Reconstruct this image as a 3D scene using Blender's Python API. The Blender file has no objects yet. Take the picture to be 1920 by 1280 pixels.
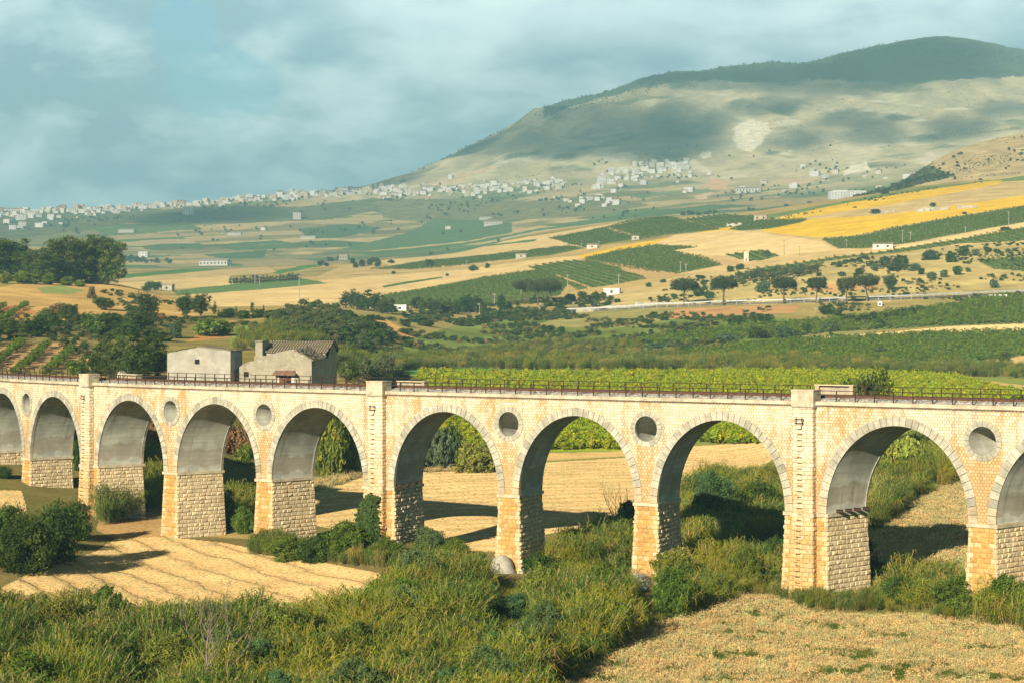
EXPOSURE, HAZE_DENSITY = 0.56, 2.05e-4
import bpy, math, random
import numpy as np
from mathutils import Vector, Matrix, Euler
from mathutils.geometry import delaunay_2d_cdt
scene = bpy.context.scene
COL = scene.collection
rad = math.radians
RNG = np.random.default_rng(7)
F_PX, PITCH = 3500.0, 0.00642434
CP, SP = math.cos(PITCH), math.sin(PITCH)
SUN_AZ, SUN_EL = rad(26.5), rad(20.5)      # light travels 30 degrees to the right of the view, from behind the camera
TO_SUN = np.array([-math.sin(SUN_AZ)*math.cos(SUN_EL), -math.cos(SUN_AZ)*math.cos(SUN_EL), math.sin(SUN_EL)])

# ------------------------------------------------------------------ helpers
def tag(o, label=None, cat=None, group=None, kind=None):
    if label: o['label'] = label
    if cat: o['category'] = cat
    if group: o['group'] = group
    if kind: o['kind'] = kind
    return o

def mesh_np(name, V, F, mats=None, col=None, uv=None, mi=None, smooth=False, attrs=None):
    """V (n,3); F: array (m,k) or list of arrays of different k. col per vertex, uv per vertex."""
    V = np.asarray(V, np.float32).reshape(-1, 3)
    Fs = [np.asarray(f, np.int32) for f in (F if isinstance(F, list) else [F]) if len(f)]
    me = bpy.data.meshes.new(name)
    nl = sum(f.size for f in Fs); nf = sum(len(f) for f in Fs)
    me.vertices.add(len(V)); me.vertices.foreach_set('co', V.ravel())
    me.loops.add(nl); me.polygons.add(nf)
    lv = np.concatenate([f.ravel() for f in Fs]).astype(np.int32)
    tot = np.concatenate([np.full(len(f), f.shape[1], np.int32) for f in Fs])
    st = np.concatenate([[0], np.cumsum(tot)[:-1]]).astype(np.int32)
    me.loops.foreach_set('vertex_index', lv)
    me.polygons.foreach_set('loop_start', st)
    if mats is not None:
        for m in (mats if isinstance(mats, (list, tuple)) else [mats]): me.materials.append(m)
    if mi is not None: me.polygons.foreach_set('material_index', np.asarray(mi, np.int32))
    me.polygons.foreach_set('use_smooth', np.full(nf, bool(smooth)))
    if col is not None:
        c = np.ones((len(V), 4), np.float32); c[:, :3] = np.asarray(col, np.float32)
        a = me.attributes.new('col', 'FLOAT_COLOR', 'POINT'); a.data.foreach_set('color', c.ravel())
    for k, vals in (attrs or {}).items():
        vals = np.asarray(vals, np.float32)
        if vals.ndim == 1:
            a = me.attributes.new(k, 'FLOAT', 'POINT'); a.data.foreach_set('value', vals)
        else:
            a = me.attributes.new(k, 'FLOAT_VECTOR', 'POINT'); a.data.foreach_set('vector', vals.ravel())
    if uv is not None:
        l = me.uv_layers.new(name='UVMap'); l.data.foreach_set('uv', np.asarray(uv, np.float32)[lv].ravel())
    me.update(); me.validate()
    return me

def link(name, me, parent=None):
    o = bpy.data.objects.new(name, me); COL.objects.link(o)
    if parent is not None: o.parent = parent
    return o

def empty(name, loc=(0, 0, 0), rz=0.0):
    o = bpy.data.objects.new(name, None); COL.objects.link(o)
    o.location = loc; o.rotation_euler = (0, 0, rz); o.empty_display_size = 0.5
    return o

class MB:
    """collects boxes, tubes and quads into one mesh"""
    def __init__(s): s.V = []; s.F = {}; s.n = 0; s.C = []; s.U = []
    def add(s, V, F, c=None, uv=None):
        V = np.asarray(V, float).reshape(-1, 3); s.V.append(V)
        for f in F: s.F.setdefault(len(f), []).append([i + s.n for i in f])
        s.C.append(np.tile(np.asarray(c if c is not None else (.5, .5, .5), float), (len(V), 1)))
        s.U.append(np.asarray(uv, float) if uv is not None else V[:, [0, 2]])
        s.n += len(V)
    def box(s, lo, hi, M=None, c=None):
        (a, b, d), (e, f, g) = lo, hi
        V = np.array([[a,b,d],[e,b,d],[e,f,d],[a,f,d],[a,b,g],[e,b,g],[e,f,g],[a,f,g]], float)
        if M is not None: V = M(V)
        s.add(V, [(0,3,2,1),(4,5,6,7),(0,1,5,4),(1,2,6,5),(2,3,7,6),(3,0,4,7)], c)
    def tube(s, P, R, k=6, c=None):
        P = np.asarray(P, float); n = len(P); R = np.broadcast_to(np.asarray(R, float), (n,))
        T = np.gradient(P, axis=0); T /= np.linalg.norm(T, axis=1)[:, None] + 1e-9
        ref = np.array([0.31, 0.95, 0.05]) if abs(T[:, 2]).mean() > .6 else np.array([0, 0, 1.])
        A = np.cross(T, ref); A /= np.linalg.norm(A, axis=1)[:, None] + 1e-9; B = np.cross(T, A)
        th = np.arange(k)*2*np.pi/k
        V = (P[:, None] + R[:, None, None]*(np.cos(th)[None, :, None]*A[:, None] + np.sin(th)[None, :, None]*B[:, None])).reshape(-1, 3)
        F = [(i*k+j, i*k+(j+1) % k, (i+1)*k+(j+1) % k, (i+1)*k+j) for i in range(n-1) for j in range(k)]
        F += [tuple(range(k))[::-1], tuple(range((n-1)*k, n*k))]
        s.add(V, F, c)
    def mesh(s, name, mat, smooth=False):
        return mesh_np(name, np.concatenate(s.V), [np.array(v, np.int32) for v in s.F.values()], mat, col=np.concatenate(s.C), uv=np.concatenate(s.U), smooth=smooth)
    def build(s, name, mat, parent=None, smooth=False):
        return link(name, s.mesh(name, mat, smooth), parent)

def _hash(ix, iy, seed):
    h = (ix.astype(np.int64)*374761393 + iy.astype(np.int64)*668265263 + seed*1442695041) & 0xffffffff
    h = ((h ^ (h >> 13))*1274126177) & 0xffffffff
    return ((h ^ (h >> 16)) & 0xffff)/65535.0
def vnoise(x, y, seed=0):
    ix, iy = np.floor(x), np.floor(y); fx, fy = x-ix, y-iy
    fx = fx*fx*(3-2*fx); fy = fy*fy*(3-2*fy)
    a, b, c, d = _hash(ix, iy, seed), _hash(ix+1, iy, seed), _hash(ix, iy+1, seed), _hash(ix+1, iy+1, seed)
    return (a*(1-fx)+b*fx)*(1-fy)+(c*(1-fx)+d*fx)*fy
def fbm(x, y, seed=0, o=4):
    r = 0; a = .5
    for i in range(o): r = r + a*(vnoise(x*2**i, y*2**i, seed+i*17)-.5)*2; a *= .5
    return r

# ------------------------------------------------------------------ node helper
class N:
    def __init__(s, nt): s.nt = nt
    def n(s, typ, ins=None, **props):
        nd = s.nt.nodes.new(typ)
        for k, v in props.items(): setattr(nd, k, v)
        for k, v in (ins or {}).items():
            sk = nd.inputs[k]
            if isinstance(v, bpy.types.NodeSocket): s.nt.links.new(v, sk)
            else: sk.default_value = v
        return nd
    def math(s, op, a, b=None, c=None, clamp=False):
        ins = {0: a}
        if b is not None: ins[1] = b
        if c is not None: ins[2] = c
        return s.n('ShaderNodeMath', ins, operation=op, use_clamp=clamp).outputs[0]
    def vmath(s, op, a, b=None):
        ins = {0: a}
        if b is not None: ins[1] = b
        nd = s.n('ShaderNodeVectorMath', ins, operation=op)
        return nd.outputs['Value'] if op in ('DOT_PRODUCT', 'LENGTH') else nd.outputs[0]
    def mix(s, f, a, b, mode='MIX'):
        nd = s.n('ShaderNodeMix', data_type='RGBA', blend_type=mode)
        for k, v in ((0, f), (6, a), (7, b)):
            if isinstance(v, bpy.types.NodeSocket): s.nt.links.new(v, nd.inputs[k])
            else: nd.inputs[k].default_value = v if k == 0 else tuple(v)+(1,)*(4-len(v))
        return nd.outputs[2]
    def noise(s, vec, scale, detail=3, rough=.55, dist=0.0, dim='3D'):
        nd = s.n('ShaderNodeTexNoise', {'Scale': scale, 'Detail': detail, 'Roughness': rough, 'Distortion': dist}, noise_dimensions=dim)
        if vec is not None: s.nt.links.new(vec, nd.inputs['Vector'])
        return nd.outputs['Fac']
    def ramp(s, f, a, b, lo=0.0, hi=1.0):
        return s.n('ShaderNodeMapRange', {0: f, 1: a, 2: b, 3: lo, 4: hi}, interpolation_type='SMOOTHSTEP').outputs[0]
    def mapv(s, vec, sc=(1, 1, 1), loc=(0, 0, 0)):
        return s.n('ShaderNodeMapping', {'Vector': vec, 'Scale': sc, 'Location': loc}).outputs[0]
    def attr(s, name, out='Color', typ='GEOMETRY'):
        return s.n('ShaderNodeAttribute', attribute_name=name, attribute_type=typ).outputs[out]

def material(name):
    m = bpy.data.materials.new(name); m.use_nodes = True
    nt = m.node_tree; nt.nodes.clear()
    out = nt.nodes.new('ShaderNodeOutputMaterial')
    return m, N(nt), out
def finish(m, g, out, color, rough=.9, bump=None, bstr=.4, bdist=.05, spec=.2, metal=0.0):
    p = g.n('ShaderNodeBsdfPrincipled', {'Roughness': rough, 'Specular IOR Level': spec, 'Metallic': metal})
    if isinstance(color, bpy.types.NodeSocket): g.nt.links.new(color, p.inputs['Base Color'])
    else: p.inputs['Base Color'].default_value = tuple(color)+(1,)
    if bump is not None:
        b = g.n('ShaderNodeBump', {'Strength': bstr, 'Distance': bdist, 'Height': bump})
        g.nt.links.new(b.outputs[0], p.inputs['Normal'])
    g.nt.links.new(p.outputs[0], out.inputs[0])
    return m
def simple_mat(name, c, rough=.85, var=.25, scale=2.0, spec=.2, metal=0.0, bstr=.3, use_col=False):
    m, g, out = material(name)
    pos = g.n('ShaderNodeNewGeometry').outputs['Position']
    f = g.noise(pos, scale, 5)
    base = g.attr('col') if use_col else None
    k = g.ramp(f, .3, .7, 1-var, 1+var)
    if base is None:
        rgb = g.n('ShaderNodeRGB'); rgb.outputs[0].default_value = tuple(c)+(1,); base = rgb.outputs[0]
    colr = g.vmath('MULTIPLY', base, g.n('ShaderNodeCombineXYZ', {0: k, 1: k, 2: k}).outputs[0])
    return finish(m, g, out, colr, rough, g.noise(pos, scale*8, 4), bstr, .03, spec, metal)

# ------------------------------------------------------------------ projection between the photograph and the place
def z_of(v, Y):
    m = (640-v)/F_PX
    return Y*(m*CP-SP)/(CP+m*SP)
def v_of(Y, Z): return 640-F_PX*(Y*SP+Z*CP)/(Y*CP-Z*SP)
# ================================================================== TERRAIN
def zz(d, z): return (d, None, z)
NEAR = [zz(3, -3), zz(30, -10), zz(70, -17.5), zz(95, -20.3)]
KN = {
 0: NEAR+[zz(130,-20.2),zz(165,-18.2),zz(200,-15.6),zz(230,-13),zz(255,-9.5),zz(275,-8),(300,703),(360,640),(420,600),(480,566),(560,536),(640,523),(740,560),(1000,548),(1500,516),(2200,512),(2600,490),(3300,447),(4000,410),(4350,400),(4650,400),(5600,450),(9000,470),(12000,480)],
 210: NEAR+[zz(130,-20.3),zz(170,-20),zz(190,-18.8),zz(215,-16),zz(245,-9),zz(270,-8),(300,700),(350,660),(400,626),(480,584),(560,552),(640,533),(700,529),(800,548),(1000,542),(1500,512),(1700,507),(2200,512),(2600,490),(3300,445),(4000,406),(4350,391),(4650,391),(5600,440),(9000,470),(12000,480)],
 400: NEAR+[zz(130,-20.3),zz(185,-19.7),zz(207,-18.8),zz(245,-8.8),zz(270,-8.2),(300,705),(350,670),(420,628),(500,594),(560,582),(620,578),(700,584),(850,568),(1100,545),(1500,512),(1700,504),(2200,512),(2600,488),(3300,442),(4000,400),(4350,380),(4650,381),(5600,430),(9000,470),(12000,480)],
 580: NEAR+[zz(130,-20.3),zz(170,-19.6),zz(236,-19.2),zz(258,-10),zz(275,-8.3),(300,702),(350,665),(420,634),(500,594),(550,575),(620,590),(700,588),(850,565),(1000,548),(1200,530),(1500,506),(1700,496),(2200,508),(2600,484),(3300,436),(4000,390),(4350,364),(4700,358),(5600,410),(9000,470),(12000,480)],
 700: NEAR+[zz(165,-19.5),zz(250,-18.8),zz(285,-12),(320,735),(450,692),(500,660),(560,596),(620,606),(700,592),(900,564),(1150,531),(1500,500),(1750,489),(2200,502),(2800,470),(3500,428),(4000,392),(4300,362),(4700,345),(5200,343),(6000,400),(9000,470),(12000,480)],
 780: NEAR+[zz(165,-19.6),zz(300,-19.3),zz(330,-17),(450,698),(520,668),(580,640),(620,626),(700,600),(900,565),(1150,532),(1500,497),(1800,482),(2200,494),(2800,464),(3500,420),(4000,385),(4350,350),(4700,332),(5100,314),(6000,400),(9000,470),(12000,480)],
 870: NEAR+[zz(165,-19.6),zz(300,-19.3),zz(325,-17.3),(450,700),(560,665),(700,618),(850,580),(1000,545),(1200,515),(1500,488),(1800,473),(2200,484),(2800,455),(3500,410),(4100,368),(4600,326),(5200,270),(5500,264),(6600,330),(9000,470),(12000,480)],
 1000: NEAR+[zz(165,-19.7),zz(300,-19.3),zz(318,-17.6),(450,701),(560,668),(700,612),(850,570),(1000,530),(1200,497),(1500,462),(1800,437),(2200,450),(2800,432),(3500,390),(4100,350),(4700,290),(5300,222),(5700,214),(6900,300),(9000,470),(12000,480)],
 1100: NEAR+[zz(165,-19.8),zz(300,-19.3),zz(318,-17.6),(450,701),(560,667),(700,608),(850,566),(1000,523),(1200,487),(1500,446),(1780,424),(2200,436),(2800,420),(3500,380),(4100,342),(4700,280),(5300,198),(5750,184),(7000,300),(9000,470),(12000,480)],
 1200: NEAR+[zz(165,-20),zz(300,-19.3),zz(318,-17.6),(450,700),(560,665),(700,600),(850,552),(1000,510),(1200,474),(1500,430),(1750,408),(2200,420),(2800,405),(3500,370),(4100,335),(4700,265),(5300,172),(5800,148),(7200,260),(9000,470),(12000,480)],
 1400: NEAR+[zz(165,-20.1),zz(300,-19),zz(318,-17.4),(450,702),(560,660),(640,620),(700,585),(850,535),(1000,490),(1200,452),(1500,415),(1700,398),(2200,408),(2800,393),(3500,360),(4100,325),(4700,250),(5400,150),(5900,120),(7200,230),(9000,470),(12000,480)],
 1500: NEAR+[zz(165,-20.1),zz(230,-18.6),zz(318,-16.5),(450,703),(560,664),(640,624),(700,582),(850,524),(1000,478),(1200,438),(1500,398),(1700,382),(2200,395),(2800,384),(3500,350),(4100,315),(4700,240),(5400,146),(5900,109),(7200,230),(9000,470),(12000,480)],
 1600: NEAR+[zz(150,-20.1),zz(220,-17.6),zz(318,-15.5),(450,705),(560,670),(640,630),(700,582),(850,516),(1000,470),(1200,428),(1500,383),(1700,366),(2200,385),(2800,375),(3500,340),(4100,305),(4700,230),(5400,138),(6000,95),(7200,220),(9000,470),(12000,480)],
 1680: NEAR+[zz(150,-20),zz(220,-17.2),zz(318,-15),(450,707),(560,672),(640,632),(700,582),(850,510),(1000,464),(1200,420),(1500,374),(1700,355),(1900,352),(2150,349),(2500,355),(2800,360),(3500,330),(4100,295),(4700,220),(5400,130),(6000,80),(7200,210),(9000,470),(12000,480)],
 1750: NEAR+[zz(150,-19.8),zz(220,-17),zz(318,-14.5),(450,709),(560,674),(640,634),(700,582),(850,506),(1000,458),(1200,413),(1500,366),(1700,347),(1900,330),(2100,304),(2230,297),(2600,320),(2800,330),(3500,318),(4100,288),(4700,215),(5400,118),(6000,64),(7200,200),(9000,470),(12000,480)],
 1830: NEAR+[zz(150,-19.8),zz(220,-16.8),zz(318,-14),(450,713),(560,678),(640,638),(700,585),(850,504),(1000,452),(1200,408),(1500,358),(1700,340),(1900,312),(2100,278),(2280,263),(2700,300),(3500,312),(4100,280),(4700,208),(5400,122),(6000,76),(7200,200),(9000,470),(12000,480)],
 1920: NEAR+[zz(150,-19.8),zz(220,-16.6),zz(318,-13.5),(450,717),(560,682),(640,642),(700,588),(850,502),(1000,446),(1200,402),(1500,350),(1700,333),(1900,300),(2100,262),(2300,247),(2700,290),(3500,305),(4100,270),(4700,200),(5400,128),(6000,98),(7200,200),(9000,470),(12000,480)],
 2400: NEAR+[zz(150,-19.5),zz(220,-16),zz(318,-12),(450,715),(560,680),(640,640),(700,590),(850,500),(1000,440),(1200,385),(1500,330),(1700,305),(1900,262),(2100,220),(2300,200),(2700,270),(3500,285),(4100,250),(4700,190),(5400,130),(6000,110),(7200,200),(9000,470),(12000,480)],
}
KN[-700] = KN[0]; KN[2700] = KN[2400]
def seg(a, b, n): return np.linspace(a, b, n, endpoint=False)
DR = np.concatenate([seg(3, 95, 16), seg(95, 200, 200), seg(200, 330, 150), seg(330, 700, 270), seg(700, 1900, 330), seg(1900, 2400, 70), seg(2400, 4700, 270), seg(4700, 6300, 170), np.linspace(6300, 7300, 6)])
UC = np.concatenate([np.linspace(-640, -60, 30, endpoint=False), np.arange(-60, 1981, 2.1), np.linspace(2000, 2600, 30)])
_ku = sorted(KN)
_zk = []
for u in _ku:
    ks = KN[u]
    d = np.array([k[0] for k in ks], float)
    z = np.array([k[2] if k[1] is None else z_of(k[1], k[0]) for k in ks], float)
    zi = np.interp(DR, d, z)
    sig = DR*0.012                                     # soften the knees
    for _ in range(2):
        zi2 = zi.copy()
        for off in (-1.0, -.5, .5, 1.0): zi2 = zi2 + np.interp(DR+off*sig*2, DR, zi)
        zi = zi2/5
    _zk.append(zi)
_zk = np.array(_zk)
ZG = np.empty((len(DR), len(UC)))
_us = np.arange(-700, 2701, 5.0)
_zs = np.array([np.interp(_us, _ku, _zk[:, r]) for r in range(len(DR))])
_k = np.exp(-.5*(np.arange(-12, 13)*5/22.0)**2); _k /= _k.sum()
_zp = np.pad(_zs, ((0, 0), (12, 12)), mode='edge')
_zs = sum(_k[i]*_zp[:, i:i+_zs.shape[1]] for i in range(25))
for r in range(len(DR)): ZG[r] = np.interp(UC, _us, _zs[r])
YG = np.repeat(DR[:, None], len(UC), 1)
XG = (UC[None, :]-960)/F_PX*DR[:, None]
# natural relief
w = np.clip((YG-330)/400, 0, 1)
ZG += w*fbm(XG/60, YG/60, 3, 3)*YG*.0010
ZG += np.clip((YG-100)/60, 0, 1)*fbm(XG/9, YG/9, 5, 3)*.16
wf = np.clip((YG-2500)/900, 0, 1)
ZG += wf*(fbm(XG/330, YG/330, 11, 5)*11)
wm = np.clip((YG-4500)/500, 0, 1)*np.clip((XG+300)/400, 0, 1)
rid = 1-np.abs(fbm((XG*.8+YG*.25)/300, YG/900, 23, 4))*2
ZG += wm*(rid-.55)*44
VG = v_of(YG, ZG)

def at(u, v, dmin=100.0, dmax=9000.0):
    """point of the place seen at pixel (u, v) of the photograph: the nearest ground there beyond dmin"""
    c = np.interp(u, UC, np.arange(len(UC))); c0 = int(min(c, len(UC)-2)); t = c-c0
    vc = VG[:, c0]*(1-t)+VG[:, c0+1]*t
    r0 = int(np.searchsorted(DR, dmin)); r1 = int(np.searchsorted(DR, dmax))-1
    r0 = min(r0, len(DR)-2); r1 = min(max(r1, r0+1), len(DR)-1)
    ok = np.nonzero(vc[r0:r1] <= v)[0]
    r = r0+int(ok[0]) if len(ok) else r0+int(np.argmin(vc[r0:r1]))
    if r > r0 and len(ok) and vc[r-1] > v:
        k = (vc[r-1]-v)/(vc[r-1]-vc[r]+1e-9); d = DR[r-1]*(1-k)+DR[r]*k
    else: d = DR[r]
    x = (u-960)/F_PX*d
    return np.array([x, d, ground(x, d)])
def ground(x, y):
    x = np.asarray(x, float); y = np.asarray(y, float)
    u = 960+x/np.maximum(y, 1)*F_PX
    c = np.clip(np.interp(u, UC, np.arange(len(UC))), 0, len(UC)-1.001); r = np.clip(np.interp(y, DR, np.arange(len(DR))), 0, len(DR)-1.001)
    c0 = c.astype(int); r0 = r.astype(int); a = c-c0; b = r-r0
    return (ZG[r0, c0]*(1-a)+ZG[r0, c0+1]*a)*(1-b)+(ZG[r0+1, c0]*(1-a)+ZG[r0+1, c0+1]*a)*b
def px_m(d): return F_PX/d

def inpoly(x, y, P):
    P = np.asarray(P, float); r = np.zeros(np.shape(x), bool); j = len(P)-1
    for i in range(len(P)):
        xi, yi = P[i]; xj, yj = P[j]
        if yi != yj: r ^= ((yi > y) != (yj > y)) & (x < (xj-xi)*(y-yi)/(yj-yi)+xi)
        j = i
    return r

# ---- land cover (true colour of the ground, per vertex)
STRAW=(.545,.405,.20); PALE=(.60,.45,.23); DRY=(.40,.29,.125); DRYG=(.22,.19,.07); SOIL=(.30,.18,.09); VINE=(.065,.12,.03); VINB=(.22,.27,.02)
VDK=(.06,.125,.04); YEL=(.62,.40,.03); SCR=(.13,.135,.05); ROCK=(.44,.34,.19); RUST=(.36,.18,.07); GRN=(.075,.17,.05); WHT=(.78,.73,.62); FOR=(.075,.105,.06)
CG = np.empty(VG.shape+(3,)); CG[:] = DRYG
RW = np.zeros(VG.shape)          # strength of planted rows
RC = np.zeros(VG.shape)          # row coordinate, in rows
n1 = fbm(XG/30, YG/30, 41, 4)
m_near = YG < 262; m_mid = (YG >= 262) & (YG < 2330); m_far = YG >= 2330
def mixc(mask, c, k=1.0): CG[mask] = CG[mask]*(1-np.asarray(k)[..., None] if np.ndim(k) else 1-k)+np.asarray(c)*(np.asarray(k)[..., None] if np.ndim(k) else k)
# bases
mixc(m_near, (.15,.12,.05))
k = np.clip(n1*1.5+.5, 0, 1); mixc(m_near, (.11,.115,.035), k[m_near])
k = np.clip(fbm(XG/45, YG/45, 43, 4)*1.8+.45, 0, 1)*np.clip((YG-700)/200, .35, 1); mixc(m_mid, DRY, k[m_mid])
WOBU = fbm(XG/14, YG/14, 61, 2); 
VFIELDS = []
def zone(P, c, lo=262, hi=2330, rows=None, var=.0, soft=1.0):
    P = np.asarray(P, float)
    if rows is not None and c == VINE:
        rows = ((rows[0]*7) % 56-28, rows[1]*1.25)
        if hi > 1200: VFIELDS.append((P.copy(), lo, hi, rows))
    u0, v0 = P.min(0)-4; u1, v1 = P.max(0)+4
    r0, r1 = np.searchsorted(DR, lo), np.searchsorted(DR, hi); c0, c1 = np.searchsorted(UC, u0), np.searchsorted(UC, u1)
    if c1 <= c0 or r1 <= r0: return
    S = np.s_[r0:r1, c0:c1]
    far_ = 1.0 if lo >= 3300 else 0.0
    U = np.repeat(UC[None, c0:c1], r1-r0, 0)+WOBU[S]*2.0*soft+far_*fbm(XG[S]/50, YG[S]/120, 63, 3)*9; Vv = VG[S]+far_*fbm(XG[S]/40, YG[S]/90, 65, 3)*5+fbm(XG[S]/25, YG[S]/25, 67, 2)*1.2*soft
    m = inpoly(U, Vv, P)
    if not m.any(): return
    cc = np.asarray(c)[None]*(1+var*fbm(XG[S][m]/12, YG[S][m]/12, 71, 3))[:, None]
    a = CG[S]; a[m] = cc
    b = RW[S]; b[m] = 0
    if rows is not None:
        ang, sp = rows; b[m] = 1
        q = RC[S]; q[m] = (XG[S][m]*math.cos(rad(ang))+YG[S][m]*math.sin(rad(ang)))/sp
# left bank and hump
zone([(-80,560),(60,525),(230,530),(330,560),(420,585),(300,600),(200,606),(100,606),(-80,610)], (.40,.27,.11), hi=760, var=.4)
zone([(-60,575),(30,572),(70,585),(40,600),(-60,610)], RUST, hi=760, var=.4)
zone([(-80,606),(100,602),(300,596),(440,590),(480,612),(430,660),(300,690),(-80,650)], (.15,.125,.05), hi=760, var=.6)
zone([(70,540),(110,535),(160,545),(130,552),(80,550)], (.20,.24,.09), hi=760)
zone([(-60,690),(160,690),(150,640),(60,645),(-60,650)], (.36,.23,.12), hi=760)
zone([(160,690),(230,700),(200,660),(160,650)], (.45,.33,.15), hi=760)
zone([(300,690),(720,700),(700,640),(480,600),(380,600),(300,640)], (.19,.16,.06), hi=760, var=.5)
zone([(350,640),(430,632),(440,600),(400,610)], RUST, hi=760, var=.4)
zone([(430,650),(560,650),(600,620),(520,605),(440,612)], (.15,.22,.06), hi=760, var=.3)
zone([(560,600),(690,596),(760,632),(860,655),(800,658),(700,650),(600,655)], (.36,.27,.11), hi=760, var=.3)
zone([(690,592),(715,594),(780,630),(855,652),(800,655),(740,632)], (.46,.28,.11), hi=760)
zone([(690,700),(800,690),(870,670),(760,655),(640,655),(600,680)], (.13,.16,.05), lo=262, hi=760, var=.4)
# low fields behind the bridge
zone([(700,900),(2100,900),(2100,690),(1500,696),(900,690),(760,690),(700,720)], (.16,.19,.05), lo=262, hi=520)
zone([(470,985),(480,905),(600,900),(740,862),(870,880),(980,868),(1200,856),(1280,836),(1445,828),(1460,850),(1420,885),(1300,910),(1200,965),(1100,990),(1000,1005),(930,1035),(800,1025),(590,985)], STRAW, lo=165, hi=330, rows=(118, 4.2), var=.12)
zone([(740,862),(880,880),(980,866),(1200,853),(1290,832),(1290,826),(1200,845),(980,850),(870,860),(740,845)], DRY, lo=230, hi=345, var=.3)
zone([(985,848),(1200,845),(1290,826),(1450,826),(1900,860),(1920,745),(1870,735),(1800,712),(1500,702),(1100,705),(780,700),(770,760),(860,850)], VINB, lo=296, hi=455, var=.25)
zone([(765,690),(900,688),(1300,694),(1300,702),(1100,706),(760,701)], GRN, lo=330, hi=520)
zone([(1640,704),(1800,706),(1920,722),(2100,722),(2100,752),(1960,752),(1880,736),(1800,713)], DRY, lo=330, hi=520, var=.2)
zone([(620,662),(760,660),(900,668),(1100,664),(1250,663),(1400,666),(1560,671),(1700,678),(2000,676),(2000,708),(1750,703),(1560,700),(1100,694),(900,689),(760,690),(620,704)], (.15,.17,.055), lo=300, hi=620, var=.4)
# green valley floor
zone([(700,662),(800,625),(900,600),(1050,590),(1180,592),(1420,592),(1500,600),(1420,668),(1250,664),(1100,666),(900,670)], (.115,.155,.042), lo=450, hi=900, var=.5)
zone([(1060,590),(1150,572),(1290,585),(1200,612),(1080,615),(1000,612)], (.24,.22,.085), lo=450, hi=950, var=.3)
zone([(1200,640),(1300,624),(1420,610),(1500,605),(1650,590),(1750,575),(1880,553),(2100,540),(2100,600),(1800,610),(1650,618),(1560,622),(1480,632),(1350,640),(1250,648)], VINE, lo=450, hi=950, rows=(70, 2.4), var=.15)
zone([(1480,640),(1530,632),(1650,624),(1800,611),(2100,598),(2100,617),(1920,620),(1725,625),(1575,636),(1500,641)], PALE, lo=450, hi=950, var=.1)
zone([(1250,668),(1350,655),(1500,640),(1600,634),(1750,626),(2100,617),(2100,655),(1860,675),(1800,680),(1700,678),(1560,672),(1400,668),(1300,669)], (.10,.20,.035), lo=450, hi=950, rows=(75, 2.4), var=.2)
zone([(1840,690),(1870,672),(1920,665),(2050,660),(2050,690)], (.46,.34,.15), lo=450, hi=950)
# slope above the road
zone([(1080,572),(1180,545),(1280,515),(1420,500),(1560,483),(1700,468),(1900,452),(2200,440),(2200,545),(1920,548),(1650,566),(1440,572),(1280,572)], (.37,.30,.13), lo=640, hi=1300, var=.35)
zone([(1480,545),(1560,530),(1660,528),(1640,540),(1560,548)], (.44,.26,.12), lo=640, hi=1300, var=.3)
zone([(1270,580),(1400,574),(1500,572),(1490,586),(1380,590),(1240,600)], (.36,.21,.10), lo=600, hi=1100, var=.3)
zone([(1834,490),(1920,482),(2100,470),(2100,520),(1920,509),(1864,505)], VINE, lo=700, hi=1300, rows=(30, 2.6))
zone([(1090,566),(1180,540),(1270,520),(1370,495),(1420,490),(1300,540),(1180,566)], (.40,.31,.15), lo=700, hi=1300, var=.2)
# upper right fields
zone([(1350,432),(1500,395),(1700,358),(1850,335),(2200,300),(2200,470),(1900,452),(1560,483),(1420,505),(1280,515),(1200,512),(1180,470)], (.47,.35,.17), lo=900, hi=1990, var=.25)
zone([(1380,412),(1500,393),(1620,370),(1740,350),(1900,333),(2100,310),(2100,330),(1840,343),(1700,362),(1560,386),(1450,410)], (.15,.20,.06), lo=900, hi=1900)
zone([(1440,414),(1560,386),(1700,362),(1840,342),(1880,338),(1870,346),(1740,371),(1640,389),(1540,403),(1470,415)], YEL, lo=900, hi=1990, var=.08)
zone([(1425,432),(1440,437),(1537,446),(1600,441),(1700,421),(1800,404),(1920,386),(2200,345),(2200,320),(1920,366),(1800,385),(1720,396),(1640,404),(1560,408),(1500,413),(1450,424)], YEL, lo=900, hi=1990, var=.08)
zone([(1080,480),(1200,455),(1340,430),(1440,415),(1500,404),(1495,410),(1445,424),(1345,438),(1220,462),(1090,486)], YEL, lo=900, hi=1990, var=.08)
zone([(1365,430),(1420,413),(1515,411),(1500,418),(1440,429),(1390,433)], VINE, lo=900, hi=1900, rows=(40, 2.6))
zone([(1540,449),(1600,444),(1700,424),(1800,406),(1920,387),(2200,345),(2200,380),(1920,416),(1800,438),(1690,458),(1620,466),(1572,466)], VINE, lo=900, hi=1900, rows=(55, 2.6))
zone([(1620,474),(1700,459),(1800,440),(1920,417),(2200,380),(2200,390),(1920,427),(1800,448),(1700,464),(1640,474)], PALE, lo=900, hi=1900)
zone([(1400,506),(1480,496),(1560,483),(1640,475),(1700,465),(1800,449),(1920,428),(2200,390),(2200,430),(1920,451),(1860,455),(1800,457),(1690,473),(1620,480),(1540,491),(1470,511),(1410,508)], VINE, lo=800, hi=1900, rows=(20, 2.6))
zone([(1222,459),(1267,440),(1350,433),(1410,435),(1492,446),(1537,453),(1567,467),(1537,472),(1462,480),(1324,479),(1262,470)], PALE, lo=900, hi=1900, var=.08)
zone([(1361,478),(1425,470),(1462,480),(1425,489),(1385,486)], VINE, lo=900, hi=1900, rows=(60, 2.6))
zone([(1095,485),(1150,471),(1230,459),(1310,463),(1262,470),(1322,483),(1356,497),(1268,514),(1200,509),(1120,490)], VINE, lo=900, hi=1900, rows=(105, 2.8))
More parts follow.
